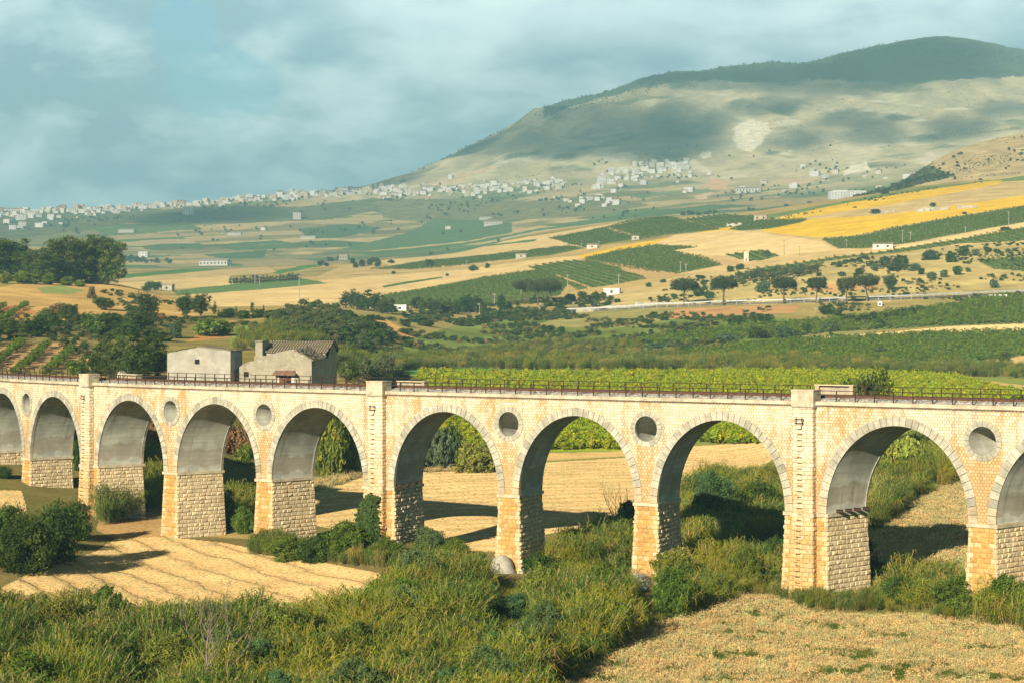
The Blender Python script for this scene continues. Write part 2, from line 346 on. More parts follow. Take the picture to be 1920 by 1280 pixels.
zone([(1240,470),(1330,482),(1380,488),(1400,500),(1356,498),(1310,482),(1255,472)], (.44,.31,.16), lo=900, hi=1900)
zone([(1027,447),(1133,427),(1240,405),(1350,430),(1250,440),(1150,455),(1093,464)], VINE, lo=900, hi=2100, rows=(80, 2.8))
zone([(1282,411),(1357,402),(1425,406),(1414,417),(1370,426),(1340,426)], VINE, lo=900, hi=2100, rows=(60, 2.8))
zone([(1130,427),(1140,426),(1190,440),(1184,443)], PALE, lo=900, hi=2100)
zone([(1240,405),(1270,394),(1335,393),(1350,402),(1282,411)], (.36,.28,.13), lo=900, hi=2330, var=.3)
zone([(883,463),(1010,441),(1130,423),(1238,401),(1240,406),(1135,427),(1030,446),(1095,464),(1075,470),(1000,466),(900,466)], PALE, lo=900, hi=2100)
zone([(660,486),(733,478),(867,465),(1007,448),(1003,453),(900,464),(733,484)], GRN, lo=900, hi=2100)
zone([(710,489),(900,463),(1013,452),(1067,461),(1000,469),(833,488),(733,499)], STRAW, lo=900, hi=2000, var=.06)
zone([(690,505),(800,488),(1000,469),(1067,461),(1097,466),(1033,478),(883,496),(767,506)], VINE, lo=900, hi=2000, rows=(95, 2.8))
zone([(590,520),(640,500),(690,490),(760,505),(860,495),(1000,482),(860,506),(700,514),(600,528)], (.42,.31,.15), lo=800, hi=2000, var=.3)
zone([(560,532),(700,516),(870,506),(1000,488),(1080,479),(1095,485),(1020,497),(1003,506),(900,521),(770,544),(720,554),(650,573),(520,573),(590,560)], STRAW, lo=700, hi=2000, var=.06)
zone([(590,559),(690,541),(770,527),(830,519),(830,521),(770,531),(690,545),(600,562)], VDK, lo=700, hi=2000, soft=.3)
zone([(715,556),(770,546),(900,522),(1010,506),(1067,528),(1050,554),(933,568),(833,572),(740,575)], VINE, lo=650, hi=2000, rows=(112, 2.6))
zone([(990,501),(1067,489),(1117,491),(1167,507),(1212,523),(1150,534),(1083,544),(1033,514)], VINE, lo=650, hi=2000, rows=(125, 2.6))
zone([(1040,516),(1048,514),(1110,540),(1100,543)], DRY, lo=650, hi=2000, soft=.4)
zone([(1120,489),(1160,500),(1215,523),(1280,518),(1265,512),(1180,498)], (.38,.26,.13), lo=700, hi=2000)
zone([(213,531),(433,517),(440,534),(340,541),(267,543)], STRAW, lo=700, hi=2000, var=.06)
zone([(330,553),(430,541),(560,533),(640,529),(700,520),(720,540),(650,572),(520,574),(400,575),(380,562)], STRAW, lo=700, hi=2000, var=.06)
zone([(325,545),(430,534),(567,522),(614,531),(500,542),(333,554)], GRN, lo=700, hi=2000, rows=(100, 2.6))
zone([(505,510),(560,500),(640,488),(600,500),(520,514)], GRN, lo=900, hi=2100)
zone([(190,525),(300,513),(500,500),(520,510),(430,517),(213,530)], (.44,.33,.17), lo=700, hi=2000)
zone([(200,518),(420,498),(600,484),(600,490),(420,505),(230,522)], GRN, lo=900, hi=2300)
# rocky hill
zone([(1600,385),(1660,358),(1720,345),(1760,292),(1800,262),(1920,235),(2200,190),(2700,180),(2700,310),(1920,336),(1850,338),(1740,350),(1680,362)], ROCK, lo=1720, hi=2700, var=.5)
zone([(1600,372),(1690,335),(1740,310),(1760,318),(1790,330),(1720,347),(1680,360)], (.10,.13,.05), lo=1650, hi=2700, var=.4)
# near fields
zone([(-300,1180),(-60,1130),(60,1072),(180,1032),(222,1004),(300,1004),(420,1016),(560,1044),(712,1073),(745,1140),(600,1190),(300,1190),(0,1190)], STRAW, lo=100, hi=205, rows=(28, 3.2), var=.1)
zone([(-300,915),(40,918),(52,960),(0,978),(-300,990)], STRAW, lo=140, hi=230, var=.1)
zone([(190,965),(300,945),(320,1000),(300,1006),(215,1008),(180,992)], (.34,.22,.10), lo=140, hi=215, var=.2)
zone([(300,1000),(470,1010),(470,985),(430,960),(330,985)], (.33,.24,.10), lo=140, hi=215, var=.4)
zone([(1615,965),(1690,925),(1720,880),(1760,850),(1800,830),(1840,860),(1840,1085),(1700,1085),(1615,1055)], DRY, lo=110, hi=330, var=.25)
zone([(1000,1400),(1030,1290),(1150,1212),(1300,1150),(1470,1110),(1520,1150),(1700,1152),(1920,1182),(2400,1220),(2400,1400)], (.56,.41,.19), lo=80, hi=150, var=.25)
# far valley: a patchwork of fields
A, B = XG[m_far], YG[m_far]
pa = A*.92+B*.39+fbm(A/500, B/500, 5, 2)*60; pb = (-A*.39+B*.92)+fbm(A/500, B/500, 9, 2)*60
ia, ib = np.floor(pa/210+.5*np.floor(pb/95 % 2)), np.floor(pb/130)
hsh = _hash(ia, ib, 77)
pal = np.array([(.42,.32,.16),(.50,.38,.19),(.10,.17,.06),(.34,.26,.13),(.13,.19,.07),(.46,.36,.2),(.24,.22,.1),(.09,.15,.06)])
cf = pal[(hsh*7.99).astype(int)]
dry = np.clip((B-3600)/700+fbm(A/300, B/300, 31, 4)*.8+np.clip((UC[np.nonzero(m_far)[1]]-900)/900, -.6, .8), 0, 1)
hill = np.array((.50,.44,.285))*(1+.5*fbm(A/60, B/160, 33, 5))[:, None]
rk = np.clip(fbm(A/70, B/110, 37, 4)*5-1.3, 0, .8)*np.clip((B-3600)/600, 0, 1); hill = hill*(1-rk[:, None])+np.array((.66,.61,.48))*rk[:, None]
cf = cf*(1-dry[:, None])+hill*dry[:, None]
sc = np.clip(fbm(A/120, B/120, 35, 5)*4-.9, 0, 1)*.8
cf = cf*(1-sc[:, None])+np.array((.10,.125,.055))*sc[:, None]
gul = np.clip(.55-rid[m_far]*.9, 0, .5)*np.clip((B-4300)/500, 0, 1); cf = cf*(1-gul[:, None])+np.array((.16,.15,.08))*gul[:, None]
CG[m_far] = cf
zone([(-60,402),(120,398),(340,392),(440,386),(560,388),(700,372),(760,384),(620,412),(420,420),(240,418),(100,440),(-60,460)], (.14,.155,.075), lo=2900, hi=5000, var=.6)
zone([(700,372),(860,375),(1000,378),(1150,372),(1220,385),(1120,405),(980,412),(820,420),(720,410)], (.19,.19,.09), lo=2600, hi=5000, var=.6)
zone([(820,410),(960,418),(960,436),(880,452),(700,470),(640,468),(760,438)], (.10,.165,.065), lo=2400, hi=4200, var=.25)
zone([(380,478),(500,468),(496,484),(420,486)], (.085,.14,.06), lo=2400, hi=4200)
zone([(250,388),(400,402),(420,412),(300,416),(240,405)], (.16,.17,.09), lo=2900, hi=4600, var=.3)
zone([(560,430),(650,420),(720,428),(640,446),(580,448)], (.085,.14,.06), lo=2400, hi=4200)
# mountain
forest = [(1020,220),(1080,196),(1200,164),(1340,148),(1430,156),(1560,150),(1620,152),(1700,160),(1800,150),(2000,138),(2000,20),(1700,20),(1400,80),(1200,120),(1020,190)]
zone(forest, FOR, lo=4700, hi=9000, var=.5, soft=3)
for P, c in [([(1372,236),(1395,225),(1440,230),(1447,245),(1428,268),(1408,286),(1385,278),(1374,255)], WHT), ([(1578,330),(1598,310),(1625,303),(1632,318),(1600,326)], WHT),
             ([(1548,262),(1600,250),(1640,272),(1655,282),(1590,300),(1572,295),(1580,272)], (.62,.55,.4)), ([(1712,300),(1745,284),(1756,296),(1735,312)], (.66,.58,.45)),
             ([(1316,345),(1340,334),(1368,340),(1362,352),(1330,356)], (.62,.40,.25)), ([(1300,372),(1330,360),(1338,366),(1320,374)], (.6,.44,.3)), ([(1122,300),(1170,286),(1195,290),(1190,300),(1140,304)], (.6,.55,.44)),
             ([(800,346),(860,326),(930,311),(936,316),(880,334),(850,344),(820,348)], (.62,.48,.33)), ([(1430,345),(1490,335),(1560,338),(1500,346)], (.58,.42,.28)), ([(1312,288),(1330,283),(1336,292),(1318,297)], WHT)]:
    zone(P, c, lo=3300, hi=9000, var=.25, soft=1.5)
CG = np.clip(CG, .01, .9)

# ---- terrain material: rough earth, planted rows, stubble and tufts
def terrain_mat():
    m, g, out = material('land')
    geo = g.n('ShaderNodeNewGeometry'); pos = geo.outputs['Position']
    col = g.attr('col'); rw = g.attr('rw', 'Fac'); rc = g.attr('rc', 'Fac')
    dist = g.vmath('LENGTH', pos)
    pn = g.vmath('MULTIPLY', pos, g.n('ShaderNodeCombineXYZ', {0: 1.0, 1: 1.0, 2: .3}).outputs[0])
    a = g.noise(pn, 2.2, 5, .65); b = g.noise(pn, .22, 4, .6); c = g.noise(pn, .045, 4, .6)
    farw = g.ramp(dist, 250, 900); nearw = g.math('SUBTRACT', 1.0, farw)
    f = g.math('ADD', g.math('MULTIPLY', g.math('SUBTRACT', a, .5), g.math('MULTIPLY_ADD', nearw, 1.0, .25)), g.math('MULTIPLY', g.math('SUBTRACT', b, .5), .8))
    f = g.math('ADD', f, g.math('MULTIPLY', g.math('SUBTRACT', c, .5), g.math('MULTIPLY', farw, .9)))
    k = g.math('ADD', 1.0, f)
    # tone shift: greener or drier blotches
    blo = g.ramp(g.noise(pn, .6, 4), .45, .75)
    tint = g.mix(blo, (1.06, 1.0, .92), (.86, 1.0, .85))
    base = g.vmath('MULTIPLY', g.vmath('MULTIPLY', col, tint), g.n('ShaderNodeCombineXYZ', {0: k, 1: k, 2: k}).outputs[0])
    # rows
    wob = g.math('ADD', g.math('MULTIPLY', g.math('SUBTRACT', g.noise(pn, .35, 3), .5), .5), g.math('MULTIPLY', g.math('MULTIPLY', g.math('SUBTRACT', g.noise(pn, .07, 2), .5), 1.3), nearw))
    ph = g.math('FRACT', g.math('ADD', rc, wob))
    tri = g.math('ABSOLUTE', g.math('SUBTRACT', ph, .5))      # 0 mid-row
    green = g.math('SUBTRACT', g.n('ShaderNodeSeparateColor', {0: col}).outputs[1], g.n('ShaderNodeSeparateColor', {0: col}).outputs[0])
    isv = g.ramp(green, .0, .03)
    gap = g.ramp(g.math('ADD', tri, g.math('MULTIPLY', g.math('SUBTRACT', a, .5), .3)), .33, .45)
    vinec = g.mix(g.math('MULTIPLY', gap, .55), base, (.32,.235,.115))
    vinec = g.mix(g.math('MULTIPLY', g.ramp(g.noise(pn, .5, 4), .62, .75), .4), vinec, (.32,.24,.12))
    swath = g.ramp(tri, .12, .5)
    strawc = g.mix(g.math('MULTIPLY', g.math('MULTIPLY', swath, g.ramp(g.noise(pn, .25, 4), .25, .6)), .42), base, (.36,.21,.08))
    rowc = g.mix(isv, strawc, vinec)
    base = g.mix(rw, base, rowc)
    hgt = g.math('ADD', g.math('MULTIPLY', a, 1.0), g.math('MULTIPLY', b, 1.5))
    hgt = g.math('SUBTRACT', hgt, g.math('MULTIPLY', g.math('MULTIPLY', rw, g.math('ADD', swath, gap)), .8))
    bump = g.n('ShaderNodeBump', {'Strength': .55, 'Distance': .25, 'Height': hgt})
    d = g.n('ShaderNodeBsdfDiffuse', {'Color': base, 'Roughness': 1.0, 'Normal': bump.outputs[0]})
    g.nt.links.new(d.outputs[0], out.inputs[0])
    return m
LAND = terrain_mat()
def sheet(name, r0, r1):
    V = np.stack([XG[r0:r1], YG[r0:r1], ZG[r0:r1]], -1).reshape(-1, 3)
    nr, nc = r1-r0, len(UC); i = np.arange(nr-1)[:, None]*nc+np.arange(nc-1)[None]
    Fq = np.stack([i, i+1, i+nc+1, i+nc], -1).reshape(-1, 4)
    me = mesh_np(name, V, Fq, LAND, col=CG[r0:r1].reshape(-1, 3), smooth=True, attrs={'rw': RW[r0:r1].ravel(), 'rc': RC[r0:r1].ravel()})
    return tag(link(name, me), kind='structure')
cuts = [0, np.searchsorted(DR, 345), np.searchsorted(DR, 2400), np.searchsorted(DR, 4500), len(DR)-1]
for nm, a, b in zip(('ground', 'hillside', 'valley', 'mountain'), cuts[:-1], cuts[1:]): sheet(nm, a, b+1)
# ================================================================== LIGHT, SKY, AIR, CAMERA
world = bpy.data.worlds.new('World'); scene.world = world; world.use_nodes = True
nt = world.node_tree; nt.nodes.clear(); g = N(nt)
sky = g.n('ShaderNodeTexSky', sky_type='NISHITA', sun_disc=False, sun_elevation=SUN_EL, sun_rotation=math.pi+SUN_AZ, altitude=100, air_density=1.0, dust_density=1.6, ozone_density=1.0)
dirv = g.n('ShaderNodeTexCoord').outputs['Generated']
sp = g.n('ShaderNodeSeparateXYZ', {0: dirv})
dsc = g.mapv(dirv, (1.0, 1.0, 1.75))
c1 = g.noise(dsc, 7.5, 4, .5, .2)
c2 = g.noise(g.mapv(dirv, (1.0, 1.0, 2.2), (3.1, 1.7, .4)), 15.0, 8, .56, .2)
c3 = g.noise(g.mapv(dirv, (1.0, 1.0, 2.2), (3.1+.012, 1.7, .4-.022)), 15.0, 5, .56, .2)
cov = 1.0
# one clear opening in the cloud, up and to the left of the view
def blob(cx, cz, rx, rz):
    dx = g.math('DIVIDE', g.math('SUBTRACT', sp.outputs[0], cx), rx); dz = g.math('DIVIDE', g.math('SUBTRACT', sp.outputs[2], cz), rz)
    wob = g.math('MULTIPLY', g.math('SUBTRACT', c2, .5), 3.4)
    r2 = g.math('ADD', g.math('ADD', g.math('MULTIPLY', dx, dx), g.math('MULTIPLY', dz, dz)), wob)
    return g.ramp(r2, 1.15, .25)
hole = g.math('MULTIPLY', g.math('MAXIMUM', blob(-.170, .152, .018, .022), blob(-.150, .126, .030, .026)), .6)
cov = g.math('SUBTRACT', 1.0, hole)
lum = g.ramp(g.math('ADD', g.math('MULTIPLY', c2, .5), g.math('MULTIPLY', c1, .5)), .36, .64)
lum = g.math('ADD', g.math('MULTIPLY', lum, .9), g.math('MULTIPLY', g.math('SUBTRACT', c2, c3), .8))  # offset noise difference paints self-shadow relief into the cloud colour
lum = g.math('MULTIPLY_ADD', lum, .85, g.math('MULTIPLY', blob(.02, .185, .13, .035), .30))
lum = g.math('ADD', lum, g.math('MULTIPLY', blob(.15, .165, .15, .022), .28))
lum = g.math('SUBTRACT', lum, g.math('MULTIPLY', blob(-.20, .125, .07, .03), .25), clamp=True)
cloudc = g.mix(lum, (6.8, 9.8, 11.4), (20.0, 23.0, 22.8))
front = g.ramp(sp.outputs[1], .35, .8)
clear = g.vmath('MULTIPLY', sky.outputs[0], g.mix(front, (.20, .30, .33), (1.7, 2.5, 2.7)))
cov = g.math('MULTIPLY', cov, g.ramp(sp.outputs[2], .30, .55, 1, 0))
skyc = g.mix(g.math('MULTIPLY', g.math('MULTIPLY', cov, front), .93), clear, cloudc)
lowh = g.ramp(sp.outputs[2], .02, .11, .8, 0)
skyc = g.mix(g.math('MULTIPLY', lowh, front), skyc, (5.0, 9.4, 11.6))
bg = g.n('ShaderNodeBackground', {'Color': skyc, 'Strength': .06})
wo = g.n('ShaderNodeOutputWorld'); nt.links.new(bg.outputs[0], wo.inputs[0])

sl = bpy.data.lights.new('sun', 'SUN'); sl.energy = 5.0; sl.angle = rad(.5); sl.color = (1.0, .87, .67)
so = bpy.data.objects.new('sun', sl); COL.objects.link(so)
so.rotation_euler = Vector(TO_SUN).to_track_quat('Z', 'Y').to_euler(); so.location = (0, 0, 300)

cam = bpy.data.cameras.new('camera'); cam.sensor_width = 36; cam.sensor_fit = 'HORIZONTAL'; cam.lens = F_PX/1920*36
cam.clip_start = 1.0; cam.clip_end = 40000
co = bpy.data.objects.new('camera', cam); COL.objects.link(co); co.rotation_euler = (math.pi/2-PITCH, 0, 0); scene.camera = co

# haze: one closed box of even, thin, pale air
hm = bpy.data.materials.new('haze'); hm.use_nodes = True; hm.node_tree.nodes.clear()
gh = N(hm.node_tree)
pv = gh.n('ShaderNodeVolumePrincipled', {'Color': (.45, .88, 1.0, 1), 'Density': HAZE_DENSITY, 'Anisotropy': 0.0})
oh = gh.n('ShaderNodeOutputMaterial'); hm.node_tree.links.new(pv.outputs[0], oh.inputs['Volume'])
mb = MB(); mb.box((-3200, -60, float(ZG.min())-1.5), (5200, 7310, float(ZG.max())+6)); tag(mb.build('haze', hm), kind='stuff')

scene.view_settings.view_transform = 'Standard'; scene.view_settings.look = 'None'; scene.view_settings.exposure = EXPOSURE; scene.view_settings.gamma = 1
cy = scene.cycles
cy.max_bounces = 6; cy.diffuse_bounces = 1; cy.glossy_bounces = 2; cy.transmission_bounces = 3; cy.transparent_max_bounces = 12; cy.volume_bounces = 0
cy.use_denoising = True; cy.sample_clamp_indirect = 6
try: cy.denoiser = 'OPENIMAGEDENOISE'
except Exception: pass
scene.render.use_persistent_data = False

# broken cloud high overhead, out of the view, whose shadows lie on the mountain and the far valley
def cloud_mat():
    m, g, out = material('cloud')
    pos = g.n('ShaderNodeNewGeometry').outputs['Position']
    f = g.n('ShaderNodeNewGeometry')
    d = g.n('ShaderNodeBsdfDiffuse', {'Color': (.85, .87, .9, 1)}); t = g.n('ShaderNodeBsdfTransparent')
    nz = g.math('SUBTRACT', g.noise(g.mapv(pos, (.004, .004, .004)), 1.0, 4), .5)
    e = g.ramp(g.math('ADD', g.attr('edge', 'Fac'), g.math('MULTIPLY', nz, .9)), .10, .72)
    e = g.math('MULTIPLY', e, .60)
    mx = g.n('ShaderNodeMixShader', {0: e}); g.nt.links.new(t.outputs[0], mx.inputs[1]); g.nt.links.new(d.outputs[0], mx.inputs[2])
    g.nt.links.new(mx.outputs[0], out.inputs[0]); return m
CLOUDM = cloud_mat()
SHADE = [(935,268,85,22),(1130,246,175,44),(1285,238,80,44),(1240,284,120,20),(1480,150,260,26),(1720,115,170,38),(1640,246,62,26),(1590,222,60,14),(1790,240,70,22),
         (1500,262,60,14),(720,338,55,11),(650,352,60,8),(420,402,110,12),(330,412,80,10),(1880,205,60,14),(1440,200,70,13),(1060,285,60,10)]
for i, (u, v, ru, rv) in enumerate(SHADE):
    H = 2300+60*(i % 5)
    th = np.linspace(0, 2*np.pi, 28, endpoint=False)
    P = []
    for k_, t in enumerate(th):
        wv = 1.12+.16*math.sin(3*t+i)+.1*math.sin(5*t+2*i)
        p = at(u+ru*wv*math.cos(t), max(v+rv*wv*math.sin(t), 60), dmin=2400)
        P.append(p+TO_SUN*((H-p[2])/TO_SUN[2]))
    P = np.array(P); c = P.mean(0)
    V = []; E_ = []
    rings = [(0, 1, 1), (.38, .95, .80), (.70, .75, .52), (.98, .42, .24), (1.25, .12, .0)]
    for sgn in (1, -1):
        for (rr, hh, ed) in rings[1:]:
            q = c+(P-c)*rr; q[:, 2] = H+sgn*45*hh*(1+.3*np.sin(4*th+i)); V.append(q); E_ += [ed]*28
        q = c.copy(); q[2] = H+sgn*45; V.append(q[None]); E_ += [1.0]
    V = np.concatenate(V); Fq = []; Ft = []
    for s_ in range(2):
        o0 = s_*(28*4+1)
        for r_ in range(3):
            for j in range(28):
                q = [o0+r_*28+j, o0+r_*28+(j+1) % 28, o0+(r_+1)*28+(j+1) % 28, o0+(r_+1)*28+j]
                Fq.append(q if s_ else q[::-1])
        for j in range(28):
            q = [o0+112, o0+j, o0+(j+1) % 28]; Ft.append(q if not s_ else q[::-1])
    for j in range(28): Fq.append([84+j, 84+(j+1) % 28, 113+84+(j+1) % 28, 113+84+j])
    o = link('cloud', mesh_np('cloud', V, [np.array(Fq), np.array(Ft)], CLOUDM, attrs={'edge': np.array(E_)}, smooth=True))
    tag(o, 'broken low cloud drifting over the hills', 'cloud', 'broken clouds over the valley', kind='stuff')
# ================================================================== VIADUCT
BX, BY, BTH, BK, BK2 = 5.116895, 149.6386, .5969269, -.0001201925, .0001104431
PIT, EX, ZC, RISE, DZ, ZO, WID, AH = 13.01847, 1.372401, -5.556325, 6.631272, 7.976796, 2.188886, 4.80922, 5.5
ZI = ZC-DZ
_s = np.arange(-150, 110, .05)
_h = BTH+BK*_s+BK2*np.where(_s < -72, 72**2/2+72*(-_s-72)*.5, np.where(_s > 45, 45**2/2+45*(_s-45)*.5, _s**2/2))
_i0 = int(np.argmin(abs(_s)))
_x = np.concatenate([[0], np.cumsum(np.cos((_h[1:]+_h[:-1])/2)*.05)]); _y = np.concatenate([[0], np.cumsum(-np.sin((_h[1:]+_h[:-1])/2)*.05)])
_x += BX-_x[_i0]; _y += BY-_y[_i0]
def BM(V):
    """(s along the face, n into the bridge, z) -> place"""
    V = np.asarray(V, float).reshape(-1, 3)
    s, n = V[:, 0], V[:, 1]
    h = np.interp(s, _s, _h)
    return np.stack([np.interp(s, _s, _x)+n*np.sin(h), np.interp(s, _s, _y)+n*np.cos(h), V[:, 2]], -1)
ARCH = [(-6,-2,-.05),(-5,-2,-.0546),(-4,-1,.1275),(-3,-1,.1867),(-2,-1,.1202),(-1,0,-.15),(0,0,-.19),(1,0,-.155),(2,1,.20),(3,1,.18),(4,1,.15)]
ARCH = [(-7,-2,-.05)]+ARCH
AC = [i*PIT+j*EX for i, j, d in ARCH]; AD = [WID*math.tan(d) for i, j, d in ARCH]
NA = len(ARCH)
PIERS = [(k, k+1) for k in range(NA-1)]
def is_pil(k): return ARCH[k][1] != ARCH[k+1][1]
S0, S1 = AC[0]-PIT/2-9, AC[-1]+PIT/2+9

def stone_mats():
    # spandrel: hexagonal pitched stones, pale, with ochre joints and ochre weather stains
    m, g, out = material('hexagonal_stone')
    uv = g.n('ShaderNodeUVMap').outputs[0]
    p = g.vmath('ADD', g.vmath('SCALE', uv), (1000, 1732.0508, 0)); p.node.inputs[0].default_value = (0, 0, 0)
    sc = g.nt.nodes.new('ShaderNodeVectorMath'); sc.operation = 'SCALE'; g.nt.links.new(uv, sc.inputs[0]); sc.inputs['Scale'].default_value = 1/.26
    p = g.vmath('ADD', sc.outputs[0], (1000, 1732.0508, 0))
    s_, hh = (1, 1.7320508, 1), (.5, .8660254, 0)
    a = g.vmath('SUBTRACT', g.vmath('MODULO', p, s_), hh); b = g.vmath('SUBTRACT', g.vmath('MODULO', g.vmath('SUBTRACT', p, hh), s_), hh)
    la = g.vmath('DOT_PRODUCT', a, a); lb = g.vmath('DOT_PRODUCT', b, b); sel = g.math('LESS_THAN', la, lb)
    gv = g.n('ShaderNodeMix', {0: sel, 4: b, 5: a}, data_type='VECTOR').outputs[1]
    ga = g.vmath('ABSOLUTE', gv)
    hd = g.math('MAXIMUM', g.n('ShaderNodeSeparateXYZ', {0: ga}).outputs[0], g.vmath('DOT_PRODUCT', ga, (.5, .8660254, 0)))
    hd = g.math('ADD', hd, g.math('MULTIPLY', g.math('SUBTRACT', g.noise(sc.outputs[0], 1.6, 2), .5), .10))
    stone = g.ramp(hd, .47, .40)
    cid = g.n('ShaderNodeTexWhiteNoise', {'Vector': g.vmath('FLOOR', g.vmath('MULTIPLY', g.vmath('SUBTRACT', p, gv), (2.0, 1.1547, 1)))}, noise_dimensions='2D')
    pos = g.n('ShaderNodeNewGeometry').outputs['Position']
    big = g.noise(g.mapv(uv, (.16, .10, 1)), 1.0, 5, .6, dim='2D'); strk = g.noise(g.mapv(uv, (.9, .10, 1)), 1.0, 4, .6, dim='2D')
    sep = g.n('ShaderNodeSeparateXYZ', {0: uv})
    low = g.ramp(sep.outputs[1], ZC-.5, ZI, 0, .20)
    st = g.ramp(g.math('ADD', g.math('ADD', g.math('MULTIPLY', big, .62), g.math('MULTIPLY', strk, .38)), low), .44, .74)
    pick = g.ramp(g.math('ADD', g.math('MULTIPLY', cid.outputs[0], .40), st), .12, 1.12)
    sc1 = g.mix(cid.outputs[0], (.80, .725, .56), (.70, .60, .43))
    sc2 = g.mix(cid.outputs[0], (.60, .42, .21), (.52, .35, .16))
    stonec = g.mix(pick, sc1, sc2); mort = g.mix(st, (.36, .24, .115), (.30, .175, .07))
    colr = g.mix(stone, mort, stonec)
    drk = g.ramp(g.noise(g.mapv(uv, (1.3, .22, 1)), 1.0, 5, .65, dim='2D'), .55, .74)
    colr = g.mix(g.math('MULTIPLY', drk, .42), colr, (.20, .165, .11))
    hgt = g.math('ADD', stone, g.math('MULTIPLY', g.noise(pos, 9, 3), .5))
    M1 = finish(m, g, out, colr, .9, hgt, .5, .04)
    # rough ashlar of the piers; per-block colour in 'col', ochre wash on the faces that carry it
    m, g, out = material('ashlar')
    pos = g.n('ShaderNodeNewGeometry').outputs['Position']
    base = g.attr('col')
    f = g.noise(pos, 3.5, 5, .65); k = g.ramp(f, .25, .75, .74, 1.2)
    c = g.vmath('MULTIPLY', base, g.n('ShaderNodeCombineXYZ', {0: k, 1: k, 2: k}).outputs[0])
    w_ = g.ramp(g.noise(g.mapv(pos, (.7, .7, .16)), 1.3, 5, .65), .56, .72)
    c = g.mix(g.math('MULTIPLY', w_, .55), c, (.52, .29, .09))
    dk = g.ramp(g.noise(g.mapv(pos, (1.1, 1.1, .12), (4, 2, 7)), 1.5, 5, .65), .62, .78)
    c = g.mix(g.math('MULTIPLY', dk, .5), c, (.16, .12, .07))
    M2 = finish(m, g, out, c, .9, g.noise(pos, 7, 5, .7), .55, .06)
    # grey concrete of rings, vault linings, caps
    m, g, out = material('grey_concrete')
    pos = g.n('ShaderNodeNewGeometry').outputs['Position']; base = g.attr('col')
    k = g.ramp(g.noise(pos, 1.4, 6, .65), .28, .72, .72, 1.22)
    c = g.vmath('MULTIPLY', base, g.n('ShaderNodeCombineXYZ', {0: k, 1: k, 2: k}).outputs[0])
    st = g.ramp(g.noise(g.mapv(pos, (1.6, 1.6, .25)), 1.2, 5, .6), .56, .76)
    c = g.mix(g.math('MULTIPLY', st, .5), c, (.22, .16, .09))
    M3 = finish(m, g, out, c, .9, g.noise(pos, 6, 5, .7), .35, .04)
    # vault lining: board marks along the barrel, damp streaks, a darker course near the springing
    m, g, out = material('vault_concrete')
    uv = g.n('ShaderNodeUVMap').outputs[0]; sep = g.n('ShaderNodeSeparateXYZ', {0: uv})
    bd = g.noise(g.mapv(uv, (.25, 4.2, 1)), 1.0, 4, .6, dim='2D'); bl = g.noise(g.mapv(uv, (.5, .45, 1)), 1.0, 5, .6, dim='2D')
    k = g.math('MULTIPLY_ADD', g.math('SUBTRACT', bd, .5), .55, 1.0)
    c = g.mix(g.ramp(bl, .35, .65), (.63, .63, .53), (.45, .455, .385))
    c = g.vmath('MULTIPLY', c, g.n('ShaderNodeCombineXYZ', {0: k, 1: k, 2: k}).outputs[0])
    edge = g.math('ADD', sep.outputs[1], g.math('MULTIPLY', g.math('SUBTRACT', g.noise(g.mapv(uv, (.8, .3, 1)), 1.0, 3, dim='2D'), .5), 1.2))
    course = g.math('MULTIPLY', g.ramp(edge, 2.0, 1.9), g.ramp(edge, .45, .6))
    c = g.mix(g.math('MULTIPLY', course, .42), c, (.30, .22, .12))
    stv = g.ramp(g.noise(g.mapv(uv, (1.7, .16, 1), (3, 7, 0)), 1.0, 5, .6, dim='2D'), .60, .74)
    c = g.mix(g.math('MULTIPLY', stv, .45), c, (.17, .13, .09))
    lt = g.ramp(g.noise(g.mapv(uv, (1.5, .2, 1), (13, 2, 0)), 1.0, 4, .6, dim='2D'), .64, .76)
    c = g.mix(g.math('MULTIPLY', lt, .4), c, (.70, .66, .55))
    M4 = finish(m, g, out, c, .9, bd, .4, .03)
    return M1, M2, M3, M4
HEX, ASH, CON, VAULT = stone_mats()
IRON = simple_mat('rusty_iron', (.055, .03, .02), .7, .35, 6, .3)
RAILM = simple_mat('rail_steel', (.115, .052, .03), .6, .25, 4, .4)

VIA = empty('viaduct', BM([[0, 2.4, -20]])[0])
tag(VIA, 'long curved stone railway viaduct with tall round arches across the valley', 'viaduct')
VIA_INV = Matrix.Translation(-VIA.location)
def vpart(name, me, parent=None):
    o = link(name, me, parent or VIA)
    if parent is None: o.matrix_parent_inverse = VIA_INV
    return o
R_ = random.Random(5)
RT = .66
